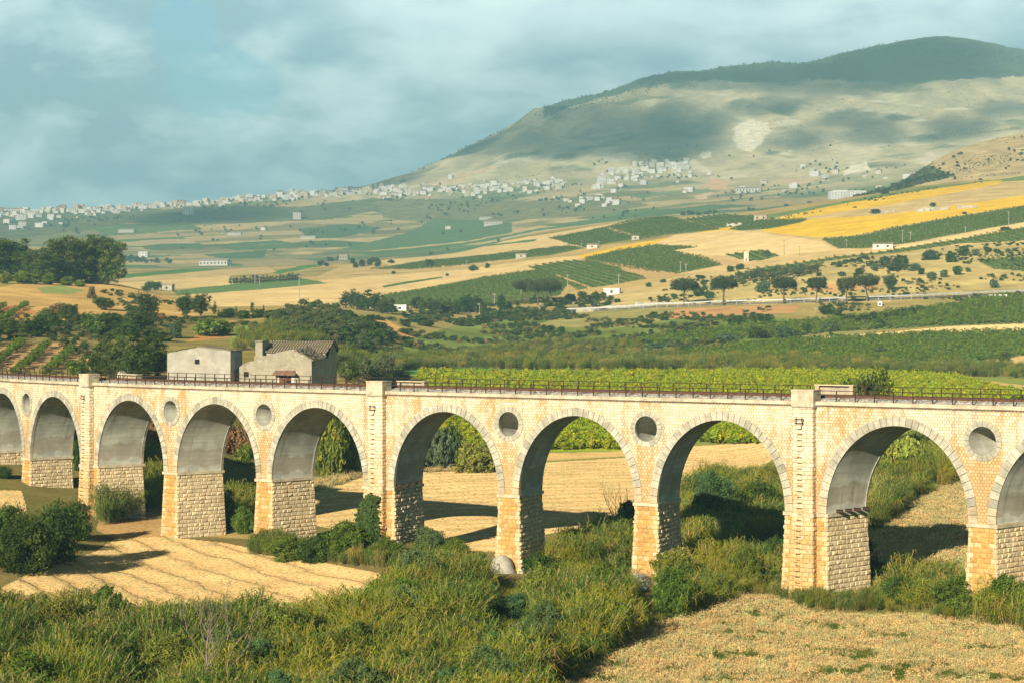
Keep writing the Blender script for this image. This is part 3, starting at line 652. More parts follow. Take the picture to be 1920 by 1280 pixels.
# --- faces with holes
def wall_face(n, sign, shear):
    pts = []; edges = []
    def loop(P, closed=True):
        i0 = len(pts); pts.extend(P); m_ = len(P)
        edges.extend([(i0+i, i0+(i+1) % m_) for i in range(m_ if closed else m_-1)])
    out = [(S0, ZI)]
    for c, d in zip(AC, AD):
        c = c+d*shear
        for t in np.linspace(math.pi, 0, 41): out.append((c+(AH+RT-.1)*math.cos(t), ZI+(RISE+RT-.1)*math.sin(t)))
    out.append((S1, ZI)); out += [(s, ZC) for s in np.arange(S1, S0-.01, -2.0)]
    loop(out)
    oc = []
    for k, k2 in PIERS:
        if not is_pil(k):
            c = (AC[k]+AC[k2])/2+(AD[k]+AD[k2])/2*shear; oc.append(c)
            if n == 0: loop([(c+1.3*math.cos(t), ZC-ZO+1.3*math.sin(t)) for t in np.linspace(0, 2*math.pi, 28, endpoint=False)])
    for s in np.arange(S0+1, S1, 1.5):
        for z in np.arange(ZI+.7, ZC, 1.6): pts.append((s, z+R_.uniform(-.05, .05)))
    vo, eo, fo, *_ = delaunay_2d_cdt([Vector(p) for p in pts], edges, [], 0, 1e-5)
    vo = np.array([tuple(v) for v in vo])
    F_ = []
    for f in fo:
        x, z = vo[list(f)].mean(0)
        if z < ZI or z > ZC or x < S0 or x > S1: continue
        if any(((x-c-d*shear)/(AH+RT-.1))**2+((z-ZI)/(RISE+RT-.1))**2 < .9995 for c, d in zip(AC, AD)): continue
        if n == 0 and any((x-c)**2+(z-ZC+ZO)**2 < 1.3**2-.004 for c in oc): continue
        f = list(f)
        a, b, c_ = vo[f]; cr = (b[0]-a[0])*(c_[1]-a[1])-(b[1]-a[1])*(c_[0]-a[0])
        if (cr < 0) == (sign > 0): f = f[::-1]
        F_.append(f)
    V = np.stack([vo[:, 0], np.full(len(vo), n), vo[:, 1]], -1)
    return BM(V), np.array(F_), vo
V, F_, uvw = wall_face(0.0, 1, 0.0)
vpart('spandrel_wall', mesh_np('spandrel_wall', V, F_, HEX, uv=uvw))
V, F_, uvw = wall_face(WID, -1, 1.0)
vpart('rear_spandrel_wall', mesh_np('rear_spandrel_wall', V, F_, HEX, uv=uvw))
# --- arch rings of separate voussoirs, vault linings
for k, (c, sh) in enumerate(zip(AC, AD)):
    for side in (0, 1):
        mb = MB(); nb = 37
        tt = np.linspace(math.pi, 0, nb+1); cc = c+sh*side
        for b in range(nb):
            t0, t1 = tt[b]-.0028, tt[b+1]+.0028
            hi = R_.uniform(.85, 1.12)*(.80 if R_.random() < .12 else 1)
            base = np.array((.455, .435, .345))*hi
            if b < 2 or b > nb-3: base = np.array((.50, .42, .28))*hi
            n0 = (-.075 if side == 0 else WID+.075); n1 = (.22 if side == 0 else WID-.22)
            P = []
            for n_ in (n0, n1):
                for t in (t0, (t0+t1)/2, t1):
                    P += [(cc+(AH-.0)*math.cos(t), n_, ZI+RISE*math.sin(t)), (cc+(AH+RT)*math.cos(t), n_, ZI+(RISE+RT)*math.sin(t))]
            Fx = [(0,1,3,2),(2,3,5,4),(6,8,9,7),(8,10,11,9),(0,2,8,6),(2,4,10,8),(1,7,9,3),(3,9,11,5),(0,6,7,1),(4,5,11,10)]
            mb.add(BM(P), Fx, base)
        vpart('arch_ring', mb.mesh('arch_ring', CON))
    # vault: from the front curve to the (skewed) rear curve
    nt_, nn = 40, 7; t = np.linspace(math.pi, 0, nt_+1); V = []; UV = []
    for j in range(nn):
        q = j/(nn-1)
        for i in range(nt_+1):
            V.append((c+sh*q+(AH+.012)*math.cos(t[i]), .02+(WID-.04)*q, ZI+(RISE+.012)*math.sin(t[i])))
            arc = (6.0*1.5708*2)*(i/nt_); arc = min(arc, 6.0*1.5708*2-arc)
            UV.append((q*WID+k*17.3+(60 if i > nt_/2 else 0), arc))
    V = BM(V); i = np.arange(nn-1)[:, None]*(nt_+1)+np.arange(nt_)[None]
    Fq = np.stack([i, i+nt_+1, i+nt_+2, i+1], -1).reshape(-1, 4)
    vpart('arch_vault', mesh_np('arch_vault', V, Fq, VAULT, uv=UV, smooth=True))
# --- round openings
for k, k2 in PIERS:
    if is_pil(k): continue
    c = (AC[k]+AC[k2])/2; sh = (AD[k]+AD[k2])/2; zo = ZC-ZO
    mb = MB(); nb = 20
    for b in range(nb):
        t0, t1 = 2*math.pi*b/nb+.01, 2*math.pi*(b+1)/nb-.01
        P = []
        for n_ in (-.06, .2):
            for t in (t0, (t0+t1)/2, t1): P += [(c+1.0*math.cos(t), n_, zo+1.0*math.sin(t)), (c+1.42*math.cos(t), n_, zo+1.42*math.sin(t))]
        Fx = [(0,2,3,1),(2,4,5,3),(0,6,8,2),(2,8,10,4),(1,3,9,7),(3,5,11,9),(0,1,7,6),(4,10,11,5)]
        mb.add(BM(P), Fx, np.array((.44, .42, .33))*R_.uniform(.9, 1.1))
    ring = vpart('oculus_ring', mb.mesh('oculus_ring', CON))
    V = []; UV = []; nt_ = 28; L = 4.2
    for j, q in enumerate((0, .3, .6, 1.0)):
        for i in range(nt_):
            t = 2*math.pi*i/nt_; V.append((c+sh*q*L/WID+1.01*math.cos(t), -.03+q*L, zo+1.01*math.sin(t))); UV.append((q*L+k*9, 3+i*.22))
    V.append((c+sh*L/WID, L, zo)); UV.append((k*9, 4))
    Fq = [(j*nt_+i, j*nt_+(i+1) % nt_, (j+1)*nt_+(i+1) % nt_, (j+1)*nt_+i) for j in range(3) for i in range(nt_)]
    Ft = [(3*nt_+i, 3*nt_+(i+1) % nt_, 4*nt_) for i in range(nt_)]
    vpart('oculus_tunnel', mesh_np('oculus_tunnel', BM(V), [np.array(Fq), np.array(Ft)], VAULT, uv=UV, smooth=True))
# --- rusticated block faces
def blocks(mb, corner, width, height, normal, colf, course=.36, bl=.62, bulge=.055, joint=.014, inset=.06, quoin=True):
    """corner(a, b) -> (s, n, z) on the face, a and b 0..1"""
    nr = max(1, round(height/course)); base = []
    nrm = np.asarray(normal, float)
    # mortar sheet just behind
    na = 5; P = []; 
    for j in range(nr+1):
        for i in range(na): P.append(np.asarray(corner(i/(na-1), j/nr))-nrm*.012)
    Fq = [(j*na+i, j*na+i+1, (j+1)*na+i+1, (j+1)*na+i) for j in range(nr) for i in range(na-1)]
    mb.add(BM(P), Fq, (.36, .25, .13))
    for r in range(nr):
        b0, b1 = r/nr+joint/height, (r+1)/nr-joint/height
        w = width; xs = [0.0]; x = (.5 if r % 2 else .95)*bl
        while x < w-.3*bl: xs.append(x/w); x += bl*R_.uniform(.75, 1.3)
        xs.append(1.0)
        for q in range(len(xs)-1):
            a0, a1 = xs[q]+joint/w, xs[q+1]-joint/w
            cor = [np.asarray(corner(a, b), float) for a, b in ((a0,b0),(a1,b0),(a1,b1),(a0,b1))]
            ia, ib = min(inset/w, (a1-a0)*.3), min(inset/height, (b1-b0)*.3)
            bu = bulge*R_.uniform(.35, 1.6)
            inn = [np.asarray(corner(a, b), float)+nrm*bu*R_.uniform(.5, 1.4) for a, b in ((a0+ia,b0+ib),(a1-ia,b0+ib),(a1-ia,b1-ib),(a0+ia,b1-ib))]
            am, bm = (a0+a1)/2+R_.uniform(-.2, .2)*(a1-a0), (b0+b1)/2
            ctr = np.asarray(corner(am, bm), float)+nrm*bu*R_.uniform(.7, 1.7)
            P = BM(cor+inn+[ctr])
            edgeq = quoin and (q == 0 or q == len(xs)-2)
            mb.add(P, [(0,1,5,4),(1,2,6,5),(2,3,7,6),(3,0,4,7),(4,5,8),(5,6,8),(6,7,8),(7,4,8)], colf(edgeq, (b0+b1)/2))
def c_front(edge, b):
    base = np.array((.60, .345, .11)) if not edge else np.array((.68, .50, .27))
    if R_.random() < .12: base = base*.7+np.array((.74, .62, .42))*.3
    return base*R_.uniform(.82, 1.12)
def c_side(edge, b):
    base = np.array((.76, .61, .37)) if R_.random() < .82 else np.array((.70, .54, .32))
    return base*R_.uniform(.85, 1.12)
def c_pil(edge, b):
    k_ = min(1, max(0, b*1.5-.3+R_.uniform(-.25, .25))); base = np.array((.76, .67, .49))*k_+np.array((.62, .40, .16))*(1-k_)
    return base*R_.uniform(.88, 1.1)
ZB = -21.6; LED = .26; BAT = 1/24.0
for k, k2 in PIERS:
    sL, sR = AC[k]+AH, AC[k2]-AH; dL, dR = AD[k], AD[k2]
    pil = is_pil(k)
    zt = ZI-LED; H = zt-ZB
    def foot(z): return (zt-z)*BAT
    # impost ledge
    o_ = .13; zl = [ZI-LED, ZI]
    P = []
    for z in zl:
        for (s, n) in ((sL-o_, -o_), (sR+o_, -o_), (sR+dR+o_, WID+o_), (sL+dL-o_, WID+o_)): P.append((s, n, z))
    mb = MB(); mb.add(BM(P), [(0,3,2,1),(4,5,6,7),(0,1,5,4),(1,2,6,5),(2,3,7,6),(3,0,4,7)], (.60, .50, .34))
    vpart('impost_ledge', mb.mesh('impost_ledge', CON))
    def lerp(a, b, t): return a+(b-a)*t
    def cf(a, b):
        z = lerp(ZB, zt, b); e = foot(z); return (lerp(sL-e, sR+e, a), -e, z)
    def cr(a, b):
        z = lerp(ZB, zt, b); e = foot(z); n = lerp(-e, WID+e, a); return (sR+e+dR*min(max(n/WID, 0), 1), n, z)
    def cl(a, b):
        z = lerp(ZB, zt, b); e = foot(z); n = lerp(WID+e, -e, a); return (sL-e+dL*min(max(n/WID, 0), 1), n, z)
    def cb(a, b):
        z = lerp(ZB, zt, b); e = foot(z); return (lerp(sR+e+dR, sL-e+dL, a), WID+e, z)
    mb = MB()
    blocks(mb, cf, sR-sL+.3, H, (0, -1, 0), c_front, bulge=.03, bl=.5)
    blocks(mb, cr, WID+.3, H, (1, 0, 0), c_side, bulge=.075 if k in (5, 6, 7) else .045)
    blocks(mb, cl, WID+.3, H, (-1, 0, 0), c_side, bulge=.07, bl=.8)
    P = [cb(a, b) for b in (0, 1) for a in (0, 1)]; mb.add(BM(P), [(0,1,3,2)], (.55, .42, .25))
    pier = vpart('pier', mb.mesh('pier', ASH))
    if pil:
        pier['label'] = 'wide pier carrying a projecting pilaster with iron rungs'
        c = (sL+sR)/2; hw, pr = .80, .50
        mb = MB()
        for (z0, z1, grow, course, bu) in ((zt, ZC, 0.0, .30, .022), (ZB, zt-.02, BAT, .34, .035)):
            def gr(z): return .10+(zt-z)*grow if grow else 0.0
            def pf(a, b): z = lerp(z0, z1, b); e = gr(z); return (lerp(c-hw-e*.6, c+hw+e*.6, a), -pr-e, z)
            def prr(a, b): z = lerp(z0, z1, b); e = gr(z); return (c+hw+e*.6, lerp(-pr-e, .0, a), z)
            def pll(a, b): z = lerp(z0, z1, b); e = gr(z); return (c-hw-e*.6, lerp(.0, -pr-e, a), z)
            cfn = (lambda e, b: c_pil(e, .5+b*.5)) if not grow else (lambda e, b: c_pil(False, b*.45))
            blocks(mb, pf, 2*hw, z1-z0, (0, -1, 0), cfn, course, .5, bu, inset=.04)
            blocks(mb, prr, pr, z1-z0, (1, 0, 0), cfn, course, .5, bu, inset=.04)
            blocks(mb, pll, pr, z1-z0, (-1, 0, 0), cfn, course, .5, bu, inset=.04)
        pl_ = vpart('pilaster', mb.mesh('pilaster', ASH))
        mb = MB()
        mb.box((c-hw-.14, -pr-.14, zt-.02), (c+hw+.14, .01, ZI+.004), BM, (.60, .49, .32)); vpart('pilaster_ledge', mb.mesh('pilaster_ledge', CON)); mb = MB()
        mb.box((c-hw-.1, -pr-.12, ZC-.06), (c+hw+.1, .62, ZC+1.06), BM, (.54, .48, .35))
        mb.box((c-hw-.13, -pr-.15, ZC-.16), (c+hw+.13, .3, ZC-.06), BM, (.42, .37, .28))
        mb.box((c-hw-.13, -pr-.15, ZC+1.06), (c+hw+.13, .65, ZC+1.14), BM, (.66, .55, .38))
        vpart('pilaster_cap', mb.mesh('pilaster_cap', CON), None)
        # iron rungs and the bracket near the top
        for z in np.arange(ZC-1.75, ZB+2.2, -.42):
            e = .10+(zt-z)*BAT if z < zt else 0
            n0 = -pr-e-.02; mb = MB(); s_ = c-.24
            mb.tube(BM([(s_-.17, n0+.05, z), (s_-.17, n0-.13, z), (s_+.17, n0-.13, z), (s_+.17, n0+.05, z)]), .019, 5)
            o = link('rung', mb.mesh('rung', IRON), pl_)
        mb = MB()
        for z in (ZC-1.05, ZC-1.35): mb.tube(BM([(c-.62, -pr-.14, z), (c+.14, -pr-.14, z)]), .028, 5)
        for s_ in (c-.5, c-.02): mb.tube(BM([(s_, -pr+.02, ZC-.95), (s_, -pr-.15, ZC-1.0), (s_, -pr-.15, ZC-1.42)]), .022, 5)
        mb.tube(BM([(c+.14, -pr-.14, ZC-1.02), (c-.12, -pr-.1, ZC-1.75)]), .022, 5)
        link('wire_bracket', mb.mesh('wire_bracket', IRON), pl_)
        # refuge parapet on the far side of the deck
        mb = MB(); q = c+(dL+dR)/2; hh_ = 1.3 if k == 8 else .95
        mb.box((q-1.25, WID-.05, ZC-.3), (q+1.25, WID+.25, ZC+hh_), BM, (.42, .37, .28)); mb.box((q+1.25, WID-.35, ZC-.3), (q+1.55, WID+.25, ZC+hh_), BM, (.46, .36, .24))
        mb.box((q-1.55, WID-.35, ZC-.3), (q-1.25, WID+.25, ZC+hh_), BM, (.46, .36, .24)); mb.box((q-1.6, WID-.4, ZC+hh_), (q+1.6, WID+.3, ZC+hh_+.08), BM, (.66, .54, .36))
        vpart('refuge_parapet', mb.mesh('refuge_parapet', CON))
        # iron beam stubs above the impost, on the right-hand opening
        if k in (5, 8):
            for j in range(4):
                n_ = 1.15+j*1.05 if k == 8 else .5+j*1.15; mb = MB(); s_ = sR+dR*n_/WID
                L_ = .62; zb = ZI+.02; lean = .07
                for (z0, z1, h_) in ((0, .03, .11), (.03, .20, .015), (.20, .23, .11)):
                    P = [(s_+x, n_+y+x*-.25, zb+z+x*lean) for z in (z0, z1) for x, y in ((-.05,-h_),(L_,-h_),(L_,h_),(-.05,h_))]
                    mb.add(BM(P), [(0,3,2,1),(4,5,6,7),(0,1,5,4),(1,2,6,5),(2,3,7,6),(3,0,4,7)])
                link('beam_stub', mb.mesh('beam_stub', IRON), pier).matrix_parent_inverse = Matrix.Identity(4)
    # concrete domed footing in front of the two river piers
    if k in (6, 7):
        c = (sL+sR)/2; P = BM([(c, -1.0, 0)])[0]; zb = -20.1 if k == 7 else -19.6; mb = MB(); V = []; nl = 7; ns = 18
        rr = 1.0
        for j in range(nl+1):
            ph = j/nl*math.pi/2
            for i in range(ns): V.append((P[0]+rr*math.cos(ph)*math.cos(2*math.pi*i/ns), P[1]+rr*math.cos(ph)*math.sin(2*math.pi*i/ns), zb+1.2*math.sin(ph)))
        for i in range(ns): V.append((P[0]+1.12*rr*math.cos(2*math.pi*i/ns), P[1]+1.12*rr*math.sin(2*math.pi*i/ns), zb-.03))
        for i in range(ns): V.append((P[0]+1.12*rr*math.cos(2*math.pi*i/ns), P[1]+1.12*rr*math.sin(2*math.pi*i/ns), zb-1.4))
        Fx = [(j*ns+i, j*ns+(i+1) % ns, (j+1)*ns+(i+1) % ns, (j+1)*ns+i) for j in range(nl) for i in range(ns)]
        b0 = (nl+1)*ns
        Fx += [(b0+i, b0+(i+1) % ns, (i+1) % ns, i) for i in range(ns)]+[(b0+ns+i, b0+ns+(i+1) % ns, b0+(i+1) % ns, b0+i) for i in range(ns)]
        mb.add(V, Fx, (.43, .41, .34)); d_ = vpart('domed_footing', mb.mesh('domed_footing', CON, True)); d_['label'] = 'pale concrete dome at the foot of a pier'
        mb = MB(); e = foot(ZB+1.6)
        mb.box((sR+e, -.6, ZB), (sR+e+.5, WID+.6, ZB+1.75), BM, (.55, .48, .36)); mb.box((sR+e, -.68, ZB+1.75), (sR+e+.56, WID+.66, ZB+1.9), BM, (.66, .58, .44))
        vpart('pier_plinth', mb.mesh('pier_plinth', CON))
# solid ends
for a, b in ((S0-14, AC[0]-AH-.02), (AC[-1]+AH+.02, S1+14)):
    mb = MB()
    for s in np.linspace(a, b, 9)[:-1]:
        e = s+(b-a)/8
        mb.add(BM([(s, -.2, ZB), (e, -.2, ZB), (e, -.2, ZI-.1), (s, -.2, ZI-.1)]), [(0,1,2,3)], (.66, .52, .33)); mb.add(BM([(s, -.2, ZI-.1), (e, -.2, ZI-.1), (e, .02, ZI+.0), (s, .02, ZI+.0)]), [(0,1,2,3)], (.66, .52, .33))
    mb.box((a, 0.02, ZI), (min(a, b)+.01, WID, ZC), BM); vpart('abutment', mb.mesh('abutment', ASH))
# coping on both sides, in lengths
def strip(n0, n1, z0, z1, col, step=1.8, name='coping', mat=None, s0=S0-14, s1=S1+14):
    mb = MB(); ss = np.arange(s0, s1, step)
    for s in ss: mb.box((s+.006, n0, z0), (s+step-.006, n1, z1), BM, np.array(col)*R_.uniform(.88, 1.08))
    return mb.mesh(name, mat or CON)
vpart('coping', strip(-.24, .42, ZC+.012, ZC+.29, (.56, .49, .355)))
vpart('coping', strip(WID-.42, WID+.24, ZC+.012, ZC+.29, (.64, .54, .38)))
vpart('string_course', strip(-.12, .1, ZC-.075, ZC+.012, (.25, .20, .13), 3.6, 'string_course'))
mb = MB()
for s in np.arange(S0-14, S1+14, 2.0): mb.box((s, .42, ZC-.6), (s+2.0, WID-.42, ZC+.14), BM, (.4, .38, .33))
vpart('deck_slab', mb.mesh('deck_slab', CON))
# railings
PS = 1.5
for side, n_, ztop, zbot in (('near', -.05, ZC+1.07, ZC+.29), ('far', WID+.05, ZC+1.27, ZC+.29)):
    mb = MB()
    for zr in (ztop, (ztop+zbot)/2+.12):
        mb.tube(BM([(s, n_, zr) for s in np.arange(-95, 62.1, 1.5)]), .027, 5)
    rl = vpart('railing', mb.mesh('railing', IRON))
    post = None
    for s in np.arange(-94.3, 58, PS):
        if side == 'near' and any(is_pil(k) and abs(s-(AC[k]+AC[k2])/2) < 1.1 for k, k2 in PIERS): continue
        base = BM([(s, n_, zbot)])[0]; h_ = float(np.interp(s, _s, _h))
        if post is None:
            m2 = MB(); m2.box((-.034, -.034, -.14), (.034, .034, ztop-zbot), None)
            if side == 'near': m2.tube([(0, 0, .0), (.14, .25, .16), (.2, .4, .25)], .017, 4)
            post = m2.mesh('post', IRON)
        o = bpy.data.objects.new('post', post); COL.objects.link(o); o.parent = rl; o.matrix_parent_inverse = Matrix.Identity(4)
        q = base; o.location = q; o.rotation_euler = (0, 0, -h_)
# track
TRK = empty('railway_track', BM([[0, WID/2, ZC+.45]])[0]); tag(TRK, 'single rusty railway track running along the top of the viaduct', 'railway track')
TI = Matrix.Translation(-TRK.location)
for n_ in (WID/2-.75, WID/2+.75):
    mb = MB(); ss = np.arange(S0-14, S1+14.1, 1.0)
    prof = [(-.065, 0), (.065, 0), (.065, .02), (.018, .04), (.018, .12), (.036, .13), (.036, .17), (-.036, .17), (-.036, .13), (-.018, .12), (-.018, .04), (-.065, .02)]
    V = [(s, n_+a, ZC+.50+b) for s in ss for a, b in prof]; m_ = len(prof)
    Fx = [(i*m_+j, (i+1)*m_+j, (i+1)*m_+(j+1) % m_, i*m_+(j+1) % m_) for i in range(len(ss)-1) for j in range(m_)]
    mb.add(BM(V), Fx); o = link('rail', mb.mesh('rail', RAILM), TRK); o.matrix_parent_inverse = TI
mb = MB()
for s in np.arange(S0-14, S1+14, .62): mb.box((s, WID/2-1.2, ZC+.38), (s+.22, WID/2+1.2, ZC+.50), BM, (.11, .08, .06))
o = link('sleepers', mb.mesh('sleepers', simple_mat('sleeper_wood', (.1, .07, .05), .9, .3, 3)), TRK); o.matrix_parent_inverse = TI; o.name = 'sleeper_bed'
# ballast: broken grey stone heaped between the copings
ss = np.arange(S0-14, S1+14, .16); nn_ = np.concatenate([np.linspace(.40, 1.1, 8), np.linspace(1.3, WID-1.3, 9), np.linspace(WID-1.1, WID-.40, 8)])
S_, Nn = np.meshgrid(ss, nn_, indexing='ij')
hz = ZC+.22+.24*np.clip(np.minimum(Nn-.4, WID-.4-Nn)/.6, 0, 1)+RNG.random(S_.shape)*.10-.02
V = BM(np.stack([S_, Nn+RNG.uniform(-.03, .03, S_.shape), hz], -1).reshape(-1, 3)); c_ = len(nn_)
i = np.arange(len(ss)-1)[:, None]*c_+np.arange(c_-1)[None]
kk = RNG.uniform(.65, 1.25, len(V))[:, None]
me = mesh_np('ballast', V, np.stack([i, i+c_, i+c_+1, i+1], -1).reshape(-1, 4), simple_mat('ballast_stone', (.5, .5, .5), .95, .35, 9, use_col=True), col=np.array((.40, .375, .33))*kk)
tag(link('ballast', me), 'broken grey ballast stone under the rails', 'ballast', kind='stuff')
# ================================================================== BUILDINGS AND SMALL THINGS
def wall_mat(name, c, stain=.35, blot=(.3,.25,.17), stones=False):
    m, g, out = material(name)
    pos = g.n('ShaderNodeNewGeometry').outputs['Position']
    k = g.ramp(g.noise(pos, .8, 6, .65), .28, .72, .75, 1.18)
    rgb = g.n('ShaderNodeRGB'); rgb.outputs[0].default_value = tuple(c)+(1,); base = rgb.outputs[0]
    if stones:
        vo = g.n('ShaderNodeTexVoronoi', {'Scale': 2.6, 'Randomness': 1.0}); g.nt.links.new(g.mapv(pos, (1, 1, 1.4)), vo.inputs[0])
        base = g.mix(g.ramp(vo.outputs['Distance'], .25, .45), g.mix(g.n('ShaderNodeTexWhiteNoise', {'Vector': vo.outputs['Position']}).outputs[0], (.54,.49,.37), (.29,.26,.19)), base)
    c2 = g.vmath('MULTIPLY', base, g.n('ShaderNodeCombineXYZ', {0: k, 1: k, 2: k}).outputs[0])
    st = g.ramp(g.noise(g.mapv(pos, (.7, .7, .14)), 1.2, 5, .6), .52, .74)
    c2 = g.mix(g.math('MULTIPLY', st, stain), c2, blot)
    pat = g.ramp(g.noise(pos, .32, 5, .65), .46, .52)
    c2 = g.mix(g.math('MULTIPLY', pat, .28), c2, (.42,.385,.29))
    return finish(m, g, out, c2, .92, g.noise(pos, 5, 5, .7), .4, .05)
PLASTER = wall_mat('old_plaster', (.42, .41, .35)); RUBBLE = wall_mat('rubble_stone', (.34, .31, .23), .3, (.25,.19,.11), True)
def tile_mat():
    m, g, out = material('roof_tile')
    uv = g.n('ShaderNodeUVMap').outputs[0]; sep = g.n('ShaderNodeSeparateXYZ', {0: uv})
    pos = g.n('ShaderNodeNewGeometry').outputs['Position']
    w_ = g.math('SINE', g.math('MULTIPLY', sep.outputs[0], 2*math.pi/.42))
    n_ = g.noise(g.mapv(uv, (2.4, .9, 1)), 1.0, 4, .7, dim='2D')
    c = g.mix(n_, (.20,.165,.115), (.36,.31,.22)); c = g.mix(g.ramp(w_, -.2, -.9), c, (.09,.06,.04))
    mo = g.ramp(g.noise(pos, .35, 5, .6), .52, .62); c = g.mix(g.math('MULTIPLY', mo, .6), c, (.18,.16,.05))
    return finish(m, g, out, c, .95, w_, .8, .08)
TILE = tile_mat(); DARKM = simple_mat('dark_opening', (.02, .017, .015), .9, .1); WOODM = simple_mat('old_wood', (.17, .075, .05), .8, .35, 3)
MOSS = simple_mat('mossy_roof', (.13, .13, .035), .95, .5, .8)
def frame(origin, yaw):
    c, s = math.cos(yaw), math.sin(yaw)
    def M(V):
        V = np.asarray(V, float).reshape(-1, 3)
        return np.stack([origin[0]+c*V[:, 0]-s*V[:, 1], origin[1]+s*V[:, 0]+c*V[:, 1], origin[2]+V[:, 2]], -1)
    return M
def roof_slab(mb, M, quad, t=.14, nsub=9, sag=.06, c=(.5,.5,.5)):
    """a tiled slope: quad of four corners, eave left, eave right, ridge right, ridge left; broken edges"""
    q = np.asarray(quad, float); rr = np.random.default_rng(int(abs(q.sum())*100)); n = nsub
    V = []; UV = []
    L = np.linalg.norm(q[1]-q[0]); W = np.linalg.norm(q[3]-q[0])
    for j in range(n+1):
        for i in range(n+1):
            a, b = i/n, j/n
            p = (q[0]*(1-a)+q[1]*a)*(1-b)+(q[3]*(1-a)+q[2]*a)*b
            p = p+np.array([0, 0, rr.uniform(-sag, sag)-sag*1.5*math.sin(a*math.pi)]); 
            if i in (0, n): p[0] += rr.uniform(-.12, .12)
            V.append(p); UV.append((a*L, b*W))
    V = np.array(V); V2 = V-np.array([0, 0, t]); m_ = (n+1)**2
    i = np.arange(n)[:, None]*(n+1)+np.arange(n)[None]; F1 = np.stack([i, i+1, i+n+2, i+n+1], -1).reshape(-1, 4)
    Fx = [tuple(f) for f in F1]+[tuple(f[::-1]+m_) for f in F1]
    bd = [k for k in range(n)]+[k*(n+1)+n for k in range(n)]+[m_-1-k for k in range(n)]+[(n-k)*(n+1) for k in range(n)]
    Fx += [(bd[(k+1) % len(bd)], bd[k], bd[k]+m_, bd[(k+1) % len(bd)]+m_) for k in range(len(bd))]
    mb.add(M(np.concatenate([V, V2])), Fx, c, UV+UV)
HD = 268.0
def hx(u): return (u-960)/F_PX*HD
def hz_(v): return float(z_of(v, HD))
YAW = rad(-9.5)
# ---- pale barn
B0 = (hx(432), HD, hz_(728)); M = frame(B0, YAW); zf = B0[2]
wB = hx(432)-hx(308); LB = 5.5
def hB(v): return hz_(v)-zf
barn = empty('barn', B0); tag(barn, 'pale plastered barn with low mossy gable roof beside the stone farmhouse', 'barn'); BI = Matrix.Translation(-Vector(B0))
def hpart(root, inv, name, mb, mat, parent=None, smooth=False):
    o = mb.build(name, mat, parent or root, smooth)
    if parent is None: o.matrix_parent_inverse = inv
    return o
el, rg, er = hB(662), hB(650.5), hB(657.5); rx = -wB*.54
mb = MB()
mb.add(M([(-wB,0,0),(0,0,0),(0,0,er),(rx,0,rg),(-wB,0,el)]), [(0,1,2,3,4)]); mb.add(M([(-wB,LB,0),(0,LB,0),(0,LB,er),(rx,LB,rg),(-wB,LB,el)]), [(4,3,2,1,0)])
mb.add(M([(0,0,0),(0,LB,0),(0,LB,er),(0,0,er)]), [(0,1,2,3)]); mb.add(M([(-wB,LB,0),(-wB,0,0),(-wB,0,el),(-wB,LB,el)]), [(0,1,2,3)])
hpart(barn, BI, 'wall', mb, PLASTER)
mb = MB(); roof_slab(mb, M, [(-wB-.15,LB+.1,el+.12),(-wB-.15,-.12,el+.12),(rx,-.12,rg+.14),(rx,LB+.1,rg+.14)]); hpart(barn, BI, 'mossy_roof_slope', mb, MOSS)
mb = MB(); roof_slab(mb, M, [(.15,-.12,er+.1),(.15,LB+.1,er+.1),(rx+.02,LB+.1,rg+.14),(rx+.02,-.12,rg+.14)]); hpart(barn, BI, 'roof', mb, TILE)
mb = MB(); wx, wz = -wB*.525, hB(678); mb.box((wx-.36,-.012,wz-.36),(wx+.36,.2,wz+.36), M); w_ = hpart(barn, BI, 'window', mb, DARKM)
mb = MB(); mb.box((wx-.42,-.06,wz-.44),(wx+.42,.02,wz-.362), M, (.5,.46,.36)); hpart(barn, BI, 'sill', mb, CON, w_).matrix_parent_inverse = Matrix.Identity(4)
# ---- stone farmhouse, partly ruined
F0 = (hx(584), HD+.2, hz_(729)); M = frame(F0, YAW); zf = F0[2]
farm = empty('farmhouse', F0); tag(farm, 'half-ruined stone farmhouse with broken tiled roofs behind the railway', 'farmhouse'); FI = Matrix.Translation(-Vector(F0))
sx = px_m(HD); wF = (584-434)/sx; LF = 14.0
def X(u): return (u-584)/sx
prof = [(434,694),(452,682),(463,678),(478,676),(487,673.5),(490,676),(492,672),(507,664),(525,659),(549,654.5),(566,664),(584,674)]
mb = MB(); P = [(X(434),0,0),(0,0,0)]+[(X(u),0,hB(v)) for u, v in prof[::-1]]
n_ = len(P); Q = [(x, .5, z) for x, y, z in P]
mb.add(M(P+Q), [tuple(range(n_)), tuple(range(n_, 2*n_))[::-1]]+[(i, i+n_, (i+1) % n_+n_, (i+1) % n_) for i in range(n_)])
hE, hR, hk = hB(674), hB(654.5), hB(646)
mb.add(M([(0,0,0),(0,LF,0),(0,LF,hB(660)),(0,LF-2.5,hk+.35),(0,LF-5,hE+.1),(0,0,hE)]), [(0,1,2,3,4,5)])     # right-hand flank with the rear gable
mb.add(M([(X(462),7.5,0),(0,7.5,0),(0,7.5,hB(663)),(X(462),7.5,hB(663))]), [(0,1,2,3)])                    # wall of the rear wing
mb.add(M([(X(458),3.4,0),(X(520),3.4,0),(X(520),3.4,hB(668)),(X(458),3.4,hB(667))]), [(0,1,2,3)])
mb.add(M([(X(462),LF,0),(X(462),7.5,0),(X(462),7.5,hB(663)),(X(462),LF-2.5,hk+.3),(X(462),LF,hB(662))]), [(0,1,2,3,4)])
mb.add(M([(X(462),LF,0),(0,LF,0),(0,LF,hB(662)),(X(462),LF,hB(662))]), [(3,2,1,0)])
hpart(farm, FI, 'wall', mb, RUBBLE)
